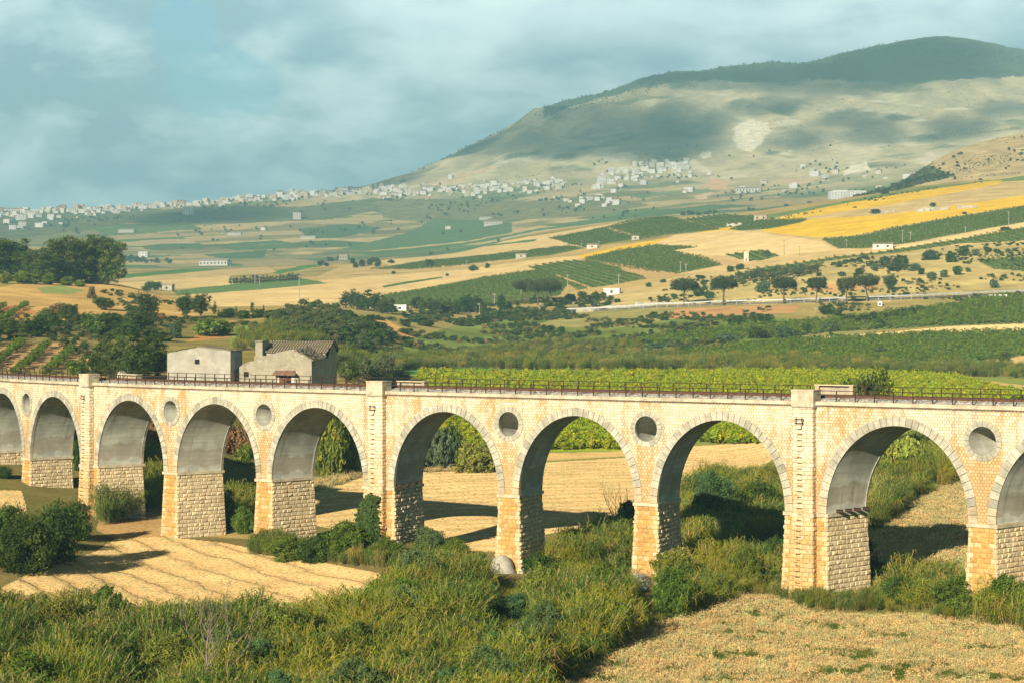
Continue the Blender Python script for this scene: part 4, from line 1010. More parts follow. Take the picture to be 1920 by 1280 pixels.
mb = MB(); roof_slab(mb, M, [(X(462)-.2,7.2,hB(660)),(.25,7.2,hB(660)),(.25,LF-2.5,hk+.55),(X(462)-.2,LF-2.5,hk+.5)], nsub=12)
roof_slab(mb, M, [(.25,LF+.3,hB(660)),(X(462)-.2,LF+.3,hB(660)),(X(462)-.2,LF-2.52,hk+.5),(.25,LF-2.52,hk+.55)], nsub=8)
hpart(farm, FI, 'rear_roof', mb, TILE)
mb = MB(); roof_slab(mb, M, [(.3,-.2,hE-.02),(.3,7.4,hE+.35),(X(549)+.05,7.6,hR+.35),(X(551),-.25,hR+.05)], nsub=10, sag=.12)
roof_slab(mb, M, [(X(520),7.4,hB(663)),(X(530),2.5,hB(662)),(X(549),2.2,hR+.1),(X(549),7.6,hR+.3)], nsub=7, sag=.12)
hpart(farm, FI, 'roof', mb, TILE)
mb = MB(); mb.box((X(448),6.5,0),(X(462),9.5,hB(641)), M, (.3,.27,.2)); mb.box((X(448)-.1,6.3,hB(641)),(X(462)+.1,9.7,hB(639.5)), M, (.36,.3,.2)); hpart(farm, FI, 'chimney_stack', mb, RUBBLE)
mb = MB(); mb.box((X(456.5)-.37,-.015,hB(707)),(X(456.5)+.37,.2,hB(697)), M); hpart(farm, FI, 'window', mb, DARKM)
mb = MB(); mb.box((X(521),-.02,0),(X(545),.1,hB(703.5)), M, (.2,.1,.07)); d_ = hpart(farm, FI, 'door', mb, WOODM)
mb = MB(); mb.box((X(535),-.03,hB(722)),(X(544.5),.02,hB(713)), M); hpart(farm, FI, 'broken_panel', mb, DARKM, d_).matrix_parent_inverse = Matrix.Identity(4)
mb = MB()
for a, b in ((517,521),(545,551)): mb.box((X(a),-.06,0),(X(b),.03,hB(702.5)), M, (.72,.64,.5))
hpart(farm, FI, 'door_surround', mb, CON)
mb = MB(); roof_slab(mb, M, [(X(512),-.95,hB(701.5)),(X(555),-.95,hB(701.5)),(X(551),.02,hB(693.5)),(X(514),.02,hB(693.5))], nsub=6, sag=.02); hpart(farm, FI, 'door_canopy', mb, simple_mat('canopy_tile', (.22,.13,.085), .9, .35, 3))
mb = MB(); mb.tube(M([(.1,-.3,hE-.9),(.2,1.4,hE-.7)]), .07, 5); mb.tube(M([(X(560),-.5,hR-.4),(X(580),3.5,hE+.4)]), .06, 5); hpart(farm, FI, 'loose_beam', mb, WOODM)

# ---- shrine, green bin by the line
p = np.array([(228.5-960)/F_PX*214, 214.0, ZC-.6]); mb = MB(); Mf = frame(p, rad(-30))
mb.box((-.45,-.3,-2.5),(.45,.3,.95), Mf, (.6,.55,.45)); mb.add(Mf([(-.52,-.36,.95),(.52,-.36,.95),(.52,.36,.95),(-.52,.36,.95),(0,-.36,1.45),(0,.36,1.45)]), [(0,1,4),(1,2,5,4),(2,3,5),(3,0,4,5),(0,3,2,1)], (.55,.5,.42))
mb.box((-.25,-.34,.1),(.25,-.29,.75), Mf, (.2,.18,.15))
tag(mb.build('wayside_shrine', CON), 'small pale gabled shrine standing beside a green cabinet near the tracks', 'shrine')
p = np.array([(238.5-960)/F_PX*214, 214.2, ZC-.6]); mb = MB(); Mf = frame(p, rad(-30))
mb.box((-.5,-.35,-2.5),(.5,.35,1.0), Mf); mb.box((-.56,-.4,1.0),(.56,.4,1.12), Mf); mb.box((-.42,-.38,.15),(-.03,-.34,.9), Mf); mb.box((.03,-.38,.15),(.42,-.34,.9), Mf); mb.tube(Mf([(0,0,1.1),(0,0,1.75)]), .05, 5)
tag(mb.build('trackside_cabinet', simple_mat('green_paint', (.02,.16,.13), .5, .2)), 'green metal cabinet beside the small shrine near the tracks', 'cabinet')

# ---- field houses
WHITEM = simple_mat('field_house_wall', (.5,.5,.5), .9, .15, .5, use_col=True)
def house_mesh(w, d, h, col=(.72,.68,.58), roof='flat', rcol=(.34,.2,.12), floors=1, wins=3, ruin=False, seed=0):
    r = random.Random(seed); mb = MB(); col = np.array(col)
    if ruin:
        top = [h*r.uniform(.45, 1.0) for _ in range(5)]
        for i in range(4): mb.box((-w/2+w*i/4, -d/2, -2.5), (-w/2+w*(i+1)/4, -d/2+.5, top[i]), None, col*r.uniform(.85,1.1)); mb.box((-w/2+w*i/4, d/2-.5, -2.5), (-w/2+w*(i+1)/4, d/2, top[4-i]), None, col)
        mb.box((-w/2, -d/2+.5, -2.5), (-w/2+.5, d/2-.5, h), None, col); mb.box((w/2-.5, -d/2+.5, -2.5), (w/2, d/2-.5, h*.7), None, col)
    else:
        mb.box((-w/2, -d/2, -3), (w/2, d/2, h), None, col)
        if roof == 'flat':
            t = .35
            mb.box((-w/2-.06, -d/2-.06, h+.0), (w/2+.06, -d/2+.25, h+t), None, col*1.04); mb.box((-w/2-.06, d/2-.25, h), (w/2+.06, d/2+.06, h+t), None, col)
            mb.box((-w/2-.06, -d/2+.25, h), (-w/2+.25, d/2-.25, h+t), None, col); mb.box((w/2-.25, -d/2+.25, h), (w/2+.06, d/2-.25, h+t), None, col)
        else:
            k = .45 if roof == 'shed' else 0
            V = [(-w/2-.3,-d/2-.3,h+.02),(w/2+.3,-d/2-.3,h+.02),(w/2+.3,d/2+.3,h+.02+k*2),(-w/2-.3,d/2+.3,h+.02+k*2)]
            if roof == 'gable': V += [(-w/2-.3,0,h+d*.22),(w/2+.3,0,h+d*.22)]; Fx = [(0,1,5,4),(2,3,4,5),(1,2,5),(3,0,4),(3,2,1,0)]
            else: Fx = [(0,1,2,3),(3,2,1,0)]; V = V; mb.add([(x,y,z-.12) for x,y,z in V], [(3,2,1,0)], rcol); Fx = [(0,1,2,3)]
            mb.add(V, Fx, rcol)
        fh = h/max(1, floors)
        for f in range(floors):
            for i in range(wins):
                x = -w/2+w*(i+.5)/wins
                z0 = f*fh+fh*.32; z1 = z0+fh*.42; ww = min(.6, w/wins*.28)
                for y0, y1 in ((-d/2-.03, -d/2+.1), ): mb.box((x-ww, y0, z0), (x+ww, y1, z1), None, (.06,.06,.065))
                if floors > 1 and f > 0 and r.random() < .5: mb.box((x-ww-.4, -d/2-.8, z0-.35), (x+ww+.4, -d/2, z0-.15), None, col*.95)
            x2 = d/2*.5
            mb.box((-w/2-.03, -x2, f*fh+fh*.32), (-w/2+.1, -x2+.9, f*fh+fh*.74), None, (.06,.06,.065)); mb.box((-w/2-.03, x2-.9, f*fh+fh*.32), (-w/2+.1, x2, f*fh+fh*.74), None, (.06,.06,.065))
    return mb.mesh('house', WHITEM)
def place(me, u, v, name, label, cat, rz=0., sc=1., dmin=100., group=None, sink=.3, dmax=9000.):
    p = at(u, v, dmin, dmax); o = link(name, me); o.location = (p[0], p[1], p[2]-sink); o.rotation_euler = (0, 0, rz); o.scale = (sc, sc, sc)
    return tag(o, label, cat, group)
def wpx(u, v, n, dmin=300): return n/px_m(at(u, v, dmin)[1])
for (u, v, wp, hp, kind, name, label, col) in [
    (1655,466,37,9,'shed','field_house','small white shed with slanted roof between green vineyards on the upper slope',(.82,.78,.68)),
    (1730,397,26,9,'ruin','field_ruin','pale roofless ruin with a taller end wall, beside a lone tree amid yellow fields',(.66,.58,.44)),
    (1760,394,36,8,'ruin','field_ruin','long low broken stone ruin under a lone tree in the yellow fields',(.58,.52,.40)),
    (1812,390,36,7,'ruin','field_ruin','low heap of ruined walls uphill of the long ruin on the yellow slope',(.62,.56,.44)),
    (1665,398,26,6,'ruin','field_ruin','crumbling grey ruin next to a dry bush on the tan field',(.52,.48,.38)),
    (1426,413,24,9,'gable','field_house','tan stone hut at the edge of a vineyard just below the ridge',(.58,.49,.34)),
    (1377,424,28,7,'ruin','field_ruin','whitish tumbled ruin where the yellow strip meets the vineyard',(.66,.60,.48)),
    (1111,466,20,7,'gable','field_house','white hut with a tan roof at the tip of the yellow strip',(.74,.68,.56)),
    (1192,450,14,7,'flat','field_house','little grey hut between vineyard and the yellow strip',(.56,.52,.42)),
    (1148,552,30,11,'flat','field_house','white cube farm shed on the track below the dark umbrella pine cluster',(.84,.81,.74)),
    (978,484,20,7,'gable','field_house','low grey farm shed by the green strip left of the yellow tip',(.55,.52,.45)),
    (645,487,17,9,'flat','field_house','stone block house on top of a dry scrubby knoll',(.50,.45,.34)),
    (752,582,25,10,'flat','field_house','bright white house half hidden among dark conifers',(.85,.84,.80)),
    (765,592,12,4,'flat','field_house','tiny white outbuilding below the conifers',(.82,.80,.74)),
    (315,545,21,11,'gable','field_house','small grey farm hut beside dark trees at the stubble edge',(.52,.48,.38)),
    (1870,559,34,6,'flat','field_house','long low white building beside the valley road',(.86,.84,.78)),
    (1650,573,8,7,'flat','roadside_cabin','tiny white cabin beside the road past the last pine',(.86,.84,.78))]:
    p = at(u, v, 400); k = 1/px_m(p[1]); w_, h_ = wp*k, hp*k
    me = house_mesh(w_, max(4, w_*.6), h_, col, kind if kind != 'ruin' else 'flat', (.50,.36,.22), 1, max(1, int(w_/4)), kind == 'ruin', int(u))
    if wp > 12 and kind != 'ruin':
        root = place(me, u, v, name, label, 'house' if 'house' in name else 'cabin', rad(-12), dmin=400)
    else: root = place(me, u, v, name, label, 'ruin' if 'ruin' in name else 'cabin' if 'cabin' in name else 'house', rad(-12), dmin=400)
# pale tower like pillar on the slope
p = at(1400, 491, 500); k = 1/px_m(p[1]); mb = MB()
mb.box((-4.5*k,-4.5*k,-2),(4.5*k,4.5*k,17.5*k), None, (.80,.70,.47)); mb.box((-5*k,-5*k,17.5*k),(5*k,5*k,19*k), None, (.74,.64,.44)); mb.box((-5.2*k,-5.2*k,-2),(5.2*k,5.2*k,1.2*k), None, (.6,.52,.36)); mb.box((-1.2*k,-4.6*k,1.2*k),(1.2*k,-4.4*k,6*k), None, (.2,.17,.12))
o = mb.build('water_tower', WHITEM); o.location = tuple(p); o.rotation_euler = (0,0,rad(-20)); tag(o, 'slim cream square tower alone at the corner of a small vineyard', 'tower')
# road with guard rail along the pines
mb = MB(); pts = [at(u, v, 550) for u, v in ((1060,585),(1160,580),(1240,576),(1300,573),(1370,571),(1440,570),(1510,567),(1580,564),(1650,562),(1710,560),(1770,557),(1840,553),(1925,549),(2050,544))]
pts = np.array(pts); tt = np.linspace(0, len(pts)-1, 80); cp = np.stack([np.interp(tt, range(len(pts)), pts[:, i]) for i in range(3)], -1)
cp[:, 1] = np.convolve(np.pad(cp[:, 1], 6, mode='edge'), np.ones(13)/13, 'valid'); cp[:, 2] = ground(cp[:, 0], cp[:, 1])
dv = np.gradient(cp[:, :2], axis=0); dv /= np.linalg.norm(dv, axis=1)[:, None]; nr = np.stack([-dv[:, 1], dv[:, 0]], -1)
def lane(o0, o1, dz0, dz1): 
    a = np.concatenate([cp[:, :2]+nr*o0, (cp[:, 2]+dz0)[:, None]], 1); b = np.concatenate([cp[:, :2]+nr*o1, (cp[:, 2]+dz1)[:, None]], 1); return a, b
a, b = lane(-3, 3, .45, .45); n_ = len(cp)
Vr = np.concatenate([a, b, a-np.array([0,0,2.5]), b-np.array([0,0,2.5])]); Fq = [(i, i+1, n_+i+1, n_+i) for i in range(n_-1)]+[(2*n_+i, 2*n_+i+1, i+1, i) for i in range(n_-1)]+[(n_+i, n_+i+1, 3*n_+i+1, 3*n_+i) for i in range(n_-1)]
tag(link('road', mesh_np('road', Vr, np.array(Fq), simple_mat('worn_asphalt', (.16,.15,.135), .9, .25, .3))), kind='structure')
gr = empty('guard_rail', tuple(cp[40])); tag(gr, 'long galvanized guard rail along the valley road below the umbrella pines', 'guard rail'); GI = Matrix.Translation(-Vector(cp[40]))
GALV = simple_mat('galvanized', (.55,.56,.56), .5, .2, 1, .4)
a, b = lane(-3.2, -3.1, .95, .95); mb = MB(); V = np.concatenate([a, b, a+[0,0,.55], b+[0,0,.55]]); 
Fx = [(i, i+1, 2*n_+i+1, 2*n_+i) for i in range(n_-1)]+[(n_+i+1, n_+i, 3*n_+i, 3*n_+i+1) for i in range(n_-1)]+[(2*n_+i, 2*n_+i+1, 3*n_+i+1, 3*n_+i) for i in range(n_-1)]
mb.add(V, Fx); hpart(gr, GI, 'rail_band', mb, GALV)
pm = None
for i in range(0, n_, 2):
    if pm is None: m2 = MB(); m2.box((-.08,-.08,-1.6),(.08,.08,.6)); pm = m2.mesh('post', GALV)
    o = bpy.data.objects.new('post', pm); COL.objects.link(o); o.parent = gr; o.matrix_parent_inverse = GI; o.location = tuple(a[i]+np.array([0,.15,0]))
# terraces of pale stone near the bend
for j, (u, v, wp) in enumerate(((1130,583,100),(1190,577,110),(1235,571,90))):
    p = at(u, v, 550); k = 1/px_m(p[1]); mb = MB(); r = random.Random(j)
    for i in range(10): mb.box((-wp*k/2+wp*k*i/10, 0, -1.5), (-wp*k/2+wp*k*(i+1)/10, 1.2, .9+r.uniform(-.12,.12)), None, np.array((.52,.46,.34))*r.uniform(.85,1.1))
    o = mb.build('retaining_wall', WHITEM); o.location = tuple(p); o.rotation_euler = (0,0,rad(3))
    tag(o, ('lowest of three low pale stone terrace walls at the road bend','middle one of the three pale stone terrace walls at the road bend','topmost of three pale stone terrace walls at the road bend')[j], 'wall')
# utility poles
POLEM = simple_mat('weathered_pole', (.42,.40,.36), .8, .2, 1)
poles = [(1891,427,30,1),(1692,455,24,1),(1707,452,17,0),(1587,465,16,0),(1810,437,12,0),(1470,478,28,1),(1499,481,20,0),(1276,510,20,0),(1286,510,16,0),(1064,548,34,0),(1160,534,20,0),(977,552,20,0),(1090,468,12,0),(1123,462,10,0),(875,498,10,0),(927,570,20,0),
         (478,531,22,0),(487,536,20,0),(548,526,13,0),(561,560,44,1),(433,505,18,0),(899,590,22,0),(1530,588,12,0),(830,525,14,0),(336,548,14,0)]
pm_ = {}
for (u, v, hp, arm) in poles:
    p = at(u, v, 450); k = 1/px_m(p[1]); h_ = hp*k
    mb = MB(); mb.tube([(0,0,-1),(0,0,h_)], [.20+.06*h_/10,.14], 6)
    o = empty('utility_pole', tuple(p)); 
    mb2 = mb.build('pole', POLEM, o)
    mb = MB(); mb.box((-.9,-.08,h_-.7),(.9,.08,h_-.5))
    for x in (-.8,0,.8): mb.tube([(x,0,h_-.5),(x,0,h_-.2)], .07, 5)
    mb.build('crossarm', POLEM, o)
    nx = 'by a vineyard edge' if v < 500 else 'in the valley fields'
    tag(o, 'thin pale utility pole standing '+nx, 'utility pole', 'utility poles '+nx)
# low concrete barns in the far valley and the hill town
r = random.Random(21)
CLR = {'white': (.97,.95,.92), 'cream': (.93,.85,.70), 'salmon': (.80,.58,.43), 'grey': (.66,.63,.58), 'brick': (.58,.40,.31)}
vr = []
for i, (w_, d_, fl, cn) in enumerate([(11,10,2,'white'),(14,11,3,'white'),(12,11,4,'cream'),(17,12,4,'white'),(13,12,5,'salmon'),(10,9,2,'cream'),(20,12,3,'white'),(15,12,5,'cream'),(12,10,3,'grey'),(18,12,5,'brick'),(9,9,1,'white'),(12,11,3,'salmon')]):
    vr.append((house_mesh(w_, d_, fl*3.1, CLR[cn], 'flat' if i % 4 != 1 else 'gable', (.42,.26,.17), fl, max(2, int(w_/3.6)), False, i), cn, fl))
def town(n, us, band, label, group, choose, sc=(.8, 1.25), dmin=2500, exact=None):
    for i in range(n):
        u = r.uniform(us[0], us[1]); v = band(u)+r.uniform(-1, 1)*choose[1]*(1 if exact is None else exact)
        me, cn, fl = vr[r.choice(choose[0])]
        s_ = r.uniform(*sc)
        place(me, u, v, 'town_house', label % {'white':'white','cream':'cream','salmon':'salmon pink','grey':'grey','brick':'brick red'}[cn], 'house', rad(r.uniform(-35, 25)), s_, dmin, group % cn, .5)
ridge = lambda u: np.interp(u, [0,100,200,300,380,500,600,700,760], [402,397,395,386,380,372,366,358,350])
town(100, (-30, 720), lambda u: float(ridge(u)), '%s flat-roofed town house packed along the far ridge', '%s town houses on the far ridge', ((0,1,2,3,5,6,0,1,3,2,8,7,0,1,3,5,4,9), 4.5), (.6, .95))
town(22, (-30, 720), lambda u: float(ridge(u))-3, '%s block of flats rising above the ridge town', '%s flats on the far ridge', ((3,7,3,2,7,3,4), 3), (.65, .95))
town(52, (700, 1060), lambda u: float(np.interp(u, [700,800,900,1000,1060],[362,360,355,352,346])), '%s house strung along the foot of the mountain', '%s houses at the mountain foot', ((0,1,3,5,6,0,1,2,10,0,1), 9), (.6, .95))
town(46, (1110, 1300), lambda u: float(np.interp(u, [1110,1180,1240,1300],[345,326,315,322])), '%s house in the hamlet on the mountain slope', '%s houses in the slope hamlet', ((0,1,3,5,6,0,10,2), 14), (.6, .95))
town(18, (1040, 1160), lambda u: 382-(u-1040)*.05, '%s cottage scattered below the slope hamlet', '%s cottages below the hamlet', ((0,5,10,1), 12), (.7, 1.0))
town(20, (-30, 130), lambda u: 418, '%s house among trees below the ridge town', '%s houses below the ridge town', ((0,1,6,10,5), 13))
town(24, (1280, 1740), lambda u: 345+(u-1300)*-.02, '%s villa scattered over the lower mountain side', '%s villas on the lower mountain', ((0,5,10,6), 28), (.7, 1.1))
town(10, (1560, 1640), lambda u: 372, '%s shed in the cluster of works before the rocky hill', '%s sheds before the rocky hill', ((6,10,0), 5))
vr.append((house_mesh(27, 9, 4.2, (.74,.71,.64), 'gable', (.50,.42,.34), 1, 8, False, 50), 'white', 1))
for u, v, i, s_, lb in ((238,436,12,1.1,'long white warehouse alone in the far valley'),(440,441,12,.9,'white twin barn on a bare valley slope'),(578,448,12,.9,'low pale farm building beside a dark green field'),(404,498,12,1.5,'long pale greenhouse-like shed on the valley floor'),(558,411,8,1.3,'lone grey villa with a flat roof on the valley side'),
                     (1403,361,12,1.7,'long white factory shed at the mountain foot'),(910,411,12,.8,'white farm below the mountain foot houses'),(925,422,12,1.2,'wide pale farmyard building in the far valley'),(355,402,3,1.3,'bright white church-like block standing before the ridge town'),(24,398,12,2.0,'broad white hall at the end of the ridge town'),(840,430,5,.9,'cream barn between far green fields'),(270,482,0,1.2,'white house hidden in a dark valley copse'),(495,432,0,.8,'tiny white house on the dry valley slope')):
    place(vr[i][0], u, v, 'valley_building', lb, 'building', rad(r.uniform(-20, 10)), s_, 2400, None, .5)
# ================================================================== VEGETATION
def leaf_mat(name, trans=.28):
    m, g, out = material(name)
    base = g.attr('col'); rnd = g.n('ShaderNodeObjectInfo').outputs['Random']
    k = g.math('MULTIPLY_ADD', rnd, .6, 1.25)
    warm = g.math('MULTIPLY_ADD', g.math('FRACT', g.math('MULTIPLY', rnd, 7.31)), .36, .82)
    c = g.vmath('MULTIPLY', base, g.n('ShaderNodeCombineXYZ', {0: g.math('MULTIPLY', k, warm), 1: k, 2: k}).outputs[0])
    d = g.n('ShaderNodeBsdfDiffuse', {'Color': c, 'Roughness': .5}); t = g.n('ShaderNodeBsdfTranslucent', {'Color': c})
    mx = g.n('ShaderNodeMixShader', {0: trans}); g.nt.links.new(d.outputs[0], mx.inputs[1]); g.nt.links.new(t.outputs[0], mx.inputs[2]); g.nt.links.new(mx.outputs[0], out.inputs[0])
    return m
LEAF = leaf_mat('leaves'); BARK = simple_mat('bark', (.15,.11,.075), .95, .4, 2, use_col=False); DEADW = simple_mat('bare_wood', (.24,.20,.15), .9, .3, 2)
def crown_mesh(name, lobes, n, size, cols, seed, clump=.30, per=26, out=.8, droop=0.0, shell=.55):
    rg_ = np.random.default_rng(seed); L = np.array(lobes, float)
    wgt = (L[:, 3]*L[:, 4]+L[:, 4]*L[:, 5]+L[:, 3]*L[:, 5]); wgt /= wgt.sum()
    nc = max(6, n//per); li = rg_.choice(len(L), nc, p=wgt)
    d = rg_.normal(size=(nc, 3)); d /= np.linalg.norm(d, axis=1)[:, None]
    rr = shell+(1-shell)*rg_.random(nc)**.6
    cc = L[li, :3]+d*rr[:, None]*L[li, 3:6]
    ctone = rg_.uniform(.62, 1.35, nc); cpick = rg_.integers(0, len(cols), nc)
    ci = rg_.integers(0, nc, n)
    cr_ = (L[li, 3:6].mean(1)*clump)[ci]
    p = cc[ci]+rg_.normal(size=(n, 3))*cr_[:, None]*.55*np.array([1, 1, .8])
    nrm = d[ci]*out+rg_.normal(size=(n, 3))*.75; nrm[:, 2] += .25; nrm /= np.linalg.norm(nrm, axis=1)[:, None]
    t = np.cross(nrm, rg_.normal(size=(n, 3))); t[:, 2] -= droop; t /= np.linalg.norm(t, axis=1)[:, None]+1e-6
    b = np.cross(nrm, t); s = size*rg_.uniform(.55, 1.35, n)[:, None]
    V = np.stack([p-t*s, p+b*s*.42, p+t*s, p-b*s*.42], 1).reshape(-1, 3)
    C = np.array(cols)[cpick[ci]]*(ctone[ci]*rg_.uniform(.8, 1.2, n))[:, None]
    return mesh_np(name, V, np.arange(n*4).reshape(-1, 4), LEAF, col=np.repeat(np.clip(C, .004, .6), 4, 0))
def lobes_round(r_, w, h, z0, n, k=.5):
    o = []
    for i in range(n):
        a = r_.uniform(0, 6.283); q = r_.uniform(.15, .62)
        z = z0+h*r_.uniform(.25, .8); s_ = r_.uniform(k*.75, k*1.15)*(1-.25*abs((z-z0)/h-.5))
        o.append((math.cos(a)*q*w/2, math.sin(a)*q*w/2, z, w/2*s_, w/2*s_, h/2*s_*1.0))
    o.append((0, 0, z0+h*.5, w/2*.7, w/2*.7, h*.42)); return o
def trunk_mesh(h, r0, seed, branches=5, lean=.0, reach=1.6, top=None, mat=None, levels=1):
    r_ = random.Random(seed); mb = MB(); top = top or h
    P = [(0,0,-.6)]; x = y = 0
    for i in range(1, 6):
        x += lean*h/5+r_.uniform(-.05,.05)*h/5; y += r_.uniform(-.05,.05)*h/5; P.append((x, y, h*i/5))
    mb.tube(P, np.linspace(r0, r0*.5, 6), 7)
    def br(p, d, L, rad_, lv):
        q = [p]; d = np.array(d, float)
        for i in range(4):
            d = d+np.array([r_.uniform(-.25,.25), r_.uniform(-.25,.25), r_.uniform(-.05,.25)]); d /= np.linalg.norm(d); q.append(q[-1]+d*L/4)
        mb.tube(q, np.linspace(rad_, rad_*.25, 5), 5)
        if lv > 0:
            for j in range(3): br(q[r_.randint(1, 3)], d+np.array([r_.uniform(-.9,.9), r_.uniform(-.9,.9), r_.uniform(-.2,.5)]), L*.6, rad_*.5, lv-1)
    for i in range(branches):
        a = r_.uniform(0, 6.28); j = r_.randint(3, 5); p = np.array(P[j], float)
        br(p, (math.cos(a), math.sin(a), r_.uniform(.3, 1.1)), reach*r_.uniform(.7, 1.2), r0*.42, levels)
    return mb.mesh('trunk', mat or BARK, True)
rv = random.Random(99)
OLV = [(.10,.125,.045),(.08,.105,.04),(.115,.13,.055)]; DKG = [(.042,.072,.016),(.056,.088,.02),(.036,.06,.02)]; MIDG = [(.09,.14,.022),(.12,.165,.026),(.07,.11,.02)]
BRT = [(.19,.225,.04),(.15,.20,.035),(.22,.235,.05)]; EUC = [(.085,.135,.025),(.11,.15,.03),(.06,.10,.022),(.12,.13,.035)]; PIN = [(.055,.075,.025),(.075,.09,.028),(.045,.06,.025)]; BRN = [(.24,.135,.06),(.2,.12,.05),(.28,.17,.08)]
BLG = [(.075,.12,.065),(.09,.14,.07),(.065,.10,.05)]
def variants(k, f): return [f(i) for i in range(k)]
KIND = {}
KIND['olive'] = variants(4, lambda i: (trunk_mesh(1.3, .16, i, 5, 0, 1.1), crown_mesh('crown', lobes_round(random.Random(i), 4.0, 2.9, .7, 6), 1500, .22, OLV, i, .34)))
KIND['bush'] = variants(4, lambda i: (None, crown_mesh('bush', lobes_round(random.Random(20+i), 4.2, 3.2, -.4, 8), 5200, .17, DKG+MIDG[:1], 20+i, .26)))
KIND['lightbush'] = variants(3, lambda i: (None, crown_mesh('bush', lobes_round(random.Random(30+i), 4.2, 3.2, -.4, 8), 5200, .17, MIDG+BRT[:1], 30+i, .26)))
KIND['brightbush'] = variants(2, lambda i: (None, crown_mesh('bush', lobes_round(random.Random(35+i), 4.2, 3.2, -.4, 8), 5200, .18, BRT, 35+i, .26)))
KIND['bluebush'] = variants(2, lambda i: (None, crown_mesh('bush', lobes_round(random.Random(38+i), 4.2, 3.2, -.4, 8), 5200, .16, BLG, 38+i, .22)))
def near_bush(i, cols, n=15000, s=.085):
    return (None, crown_mesh('bush', lobes_round(random.Random(600+i), 4.2, 3.2, -.4, 12, .42), n, s, cols, 600+i, .24, 40))
KIND['nearbush'] = [near_bush(i, c) for i, c in enumerate((MIDG, [(.15,.17,.03),(.12,.15,.03)], DKG+MIDG[:1], [(.065,.11,.04),(.08,.125,.045)]))]
KIND['drybush'] = variants(2, lambda i: (None, crown_mesh('bush', lobes_round(random.Random(40+i), 4.2, 2.6, -.4, 8), 3600, .17, BRN, 40+i, .3)))
KIND['farshrub'] = variants(4, lambda i: (None, crown_mesh('shrub', lobes_round(random.Random(50+i), 4.2, 3.2, -.4, 6), 900, .34, DKG+OLV[:1], 50+i, .34, 14)))
KIND['eucalyptus'] = variants(3, lambda i: (trunk_mesh(11, .38, 60+i, 7, 0, 3.2), crown_mesh('crown', [(0,0,8,2.8,2.8,6.8)]+[(math.cos(a*1.3)*2.8, math.sin(a*1.3)*2.8, 1.2+a*.95, 2.2, 2.2, 2.2) for a in range(14)], 16000, .27, EUC+DKG[:1], 60+i, .30, 34, .7, .6)))
def pine(i):
    r_ = random.Random(70+i); lb = [(0,0,6.7,3.7,3.7,1.8)]
    for k in range(9): a = k*.7+r_.uniform(-.2,.2); q = r_.uniform(1.5, 3.3); lb.append((math.cos(a)*q, math.sin(a)*q, 6.5+r_.uniform(-.5,1.0), 1.7, 1.7, 1.25))
    ln = [.02,-.16,.10][i % 3]; off = ln*5.6
    lb = [(x+off, y, z, a, b, c) for x, y, z, a, b, c in lb]
    return (trunk_mesh(6.2, .30, 70+i, 9, ln, 2.6), crown_mesh('crown', lb, 8000, .24, PIN, 70+i, .30, 24))
KIND['umbrella_pine'] = variants(3, pine)
KIND['round_pine'] = variants(3, lambda i: (trunk_mesh(2.2, .25, 80+i, 5, 0, 1.4), crown_mesh('crown', lobes_round(random.Random(80+i), 5.6, 5.8, .2, 10, .6), 5200, .21, PIN+DKG, 80+i, .27)))
KIND['conifer'] = variants(3, lambda i: (trunk_mesh(4, .22, 90+i, 4, 0, 1.0), crown_mesh('crown', [(0,0,2.5+k*1.15,1.9-.26*k,1.9-.26*k,1.0) for k in range(6)], 2200, .24, DKG, 90+i, .36)))
KIND['cypress'] = variants(2, lambda i: (trunk_mesh(1.5, .16, 95+i, 2, 0, .4), crown_mesh('crown', [(0,0,3.2,.85,.85,3.0),(0,0,2,1.0,1.0,1.8),(.1,0,4.6,.55,.55,1.6)], 1300, .2, DKG, 95+i, .4)))
KIND['tree'] = variants(4, lambda i: (trunk_mesh(3.2, .24, 100+i, 6, 0, 1.8), crown_mesh('crown', lobes_round(random.Random(100+i), 6.4, 7.0, -.2, 12, .55), 8500, .20, DKG+MIDG[:1]+OLV[:1], 100+i, .24)))
SIZE = {'nearbush':(4.4,2.9),'olive':(4,3.4),'bush':(4.4,2.9),'lightbush':(4.4,2.9),'brightbush':(4.4,2.9),'bluebush':(4.4,2.9),'drybush':(4.4,2.4),'farshrub':(4.4,2.9),'eucalyptus':(8,15.6),'umbrella_pine':(9.5,8.9),'round_pine':(5.4,6.2),'conifer':(4,9.2),'cypress':(2.2,6.3),'tree':(6.6,7.4)}
NAMES = {'nearbush':'bush','olive':'olive_tree','bush':'bush','lightbush':'bush','brightbush':'bush','bluebush':'bush','drybush':'dry_bush','farshrub':'shrub','eucalyptus':'eucalyptus_tree','umbrella_pine':'umbrella_pine','round_pine':'pine_tree','conifer':'conifer','cypress':'cypress_tree','tree':'tree'}
CATS = {'bush':'bush','shrub':'shrub','dry_bush':'bush'}
def plant(kind, u, v, hp, label, group=None, wp=None, var=None, rz=None, dmin=200., dmax=9000., loc=None):
    """v: foot of the plant in the photograph; hp, wp: height and width in its pixels"""
    tm, cm = KIND[kind][rv.randrange(len(KIND[kind])) if var is None else var]
    p = at(u, v, dmin, dmax) if loc is None else np.array(loc); k = 1/px_m(p[1]); w0, h0 = SIZE[kind]
    sz = hp*k/h0; sx_ = (wp*k/w0) if wp else sz*rv.uniform(.9, 1.12)
    nm = NAMES[kind]; cat = CATS.get(nm, 'tree')
    rot = rv.uniform(0, 6.28) if rz is None else rz
    if tm is None: o = link(nm, cm)
    else:
        o = empty(nm)
        link('trunk', tm, o); link('crown', cm, o)
    o.location = tuple(p); o.scale = (sx_, sx_, sz); o.rotation_euler = (0, 0, rot)
    return tag(o, label, cat, group)
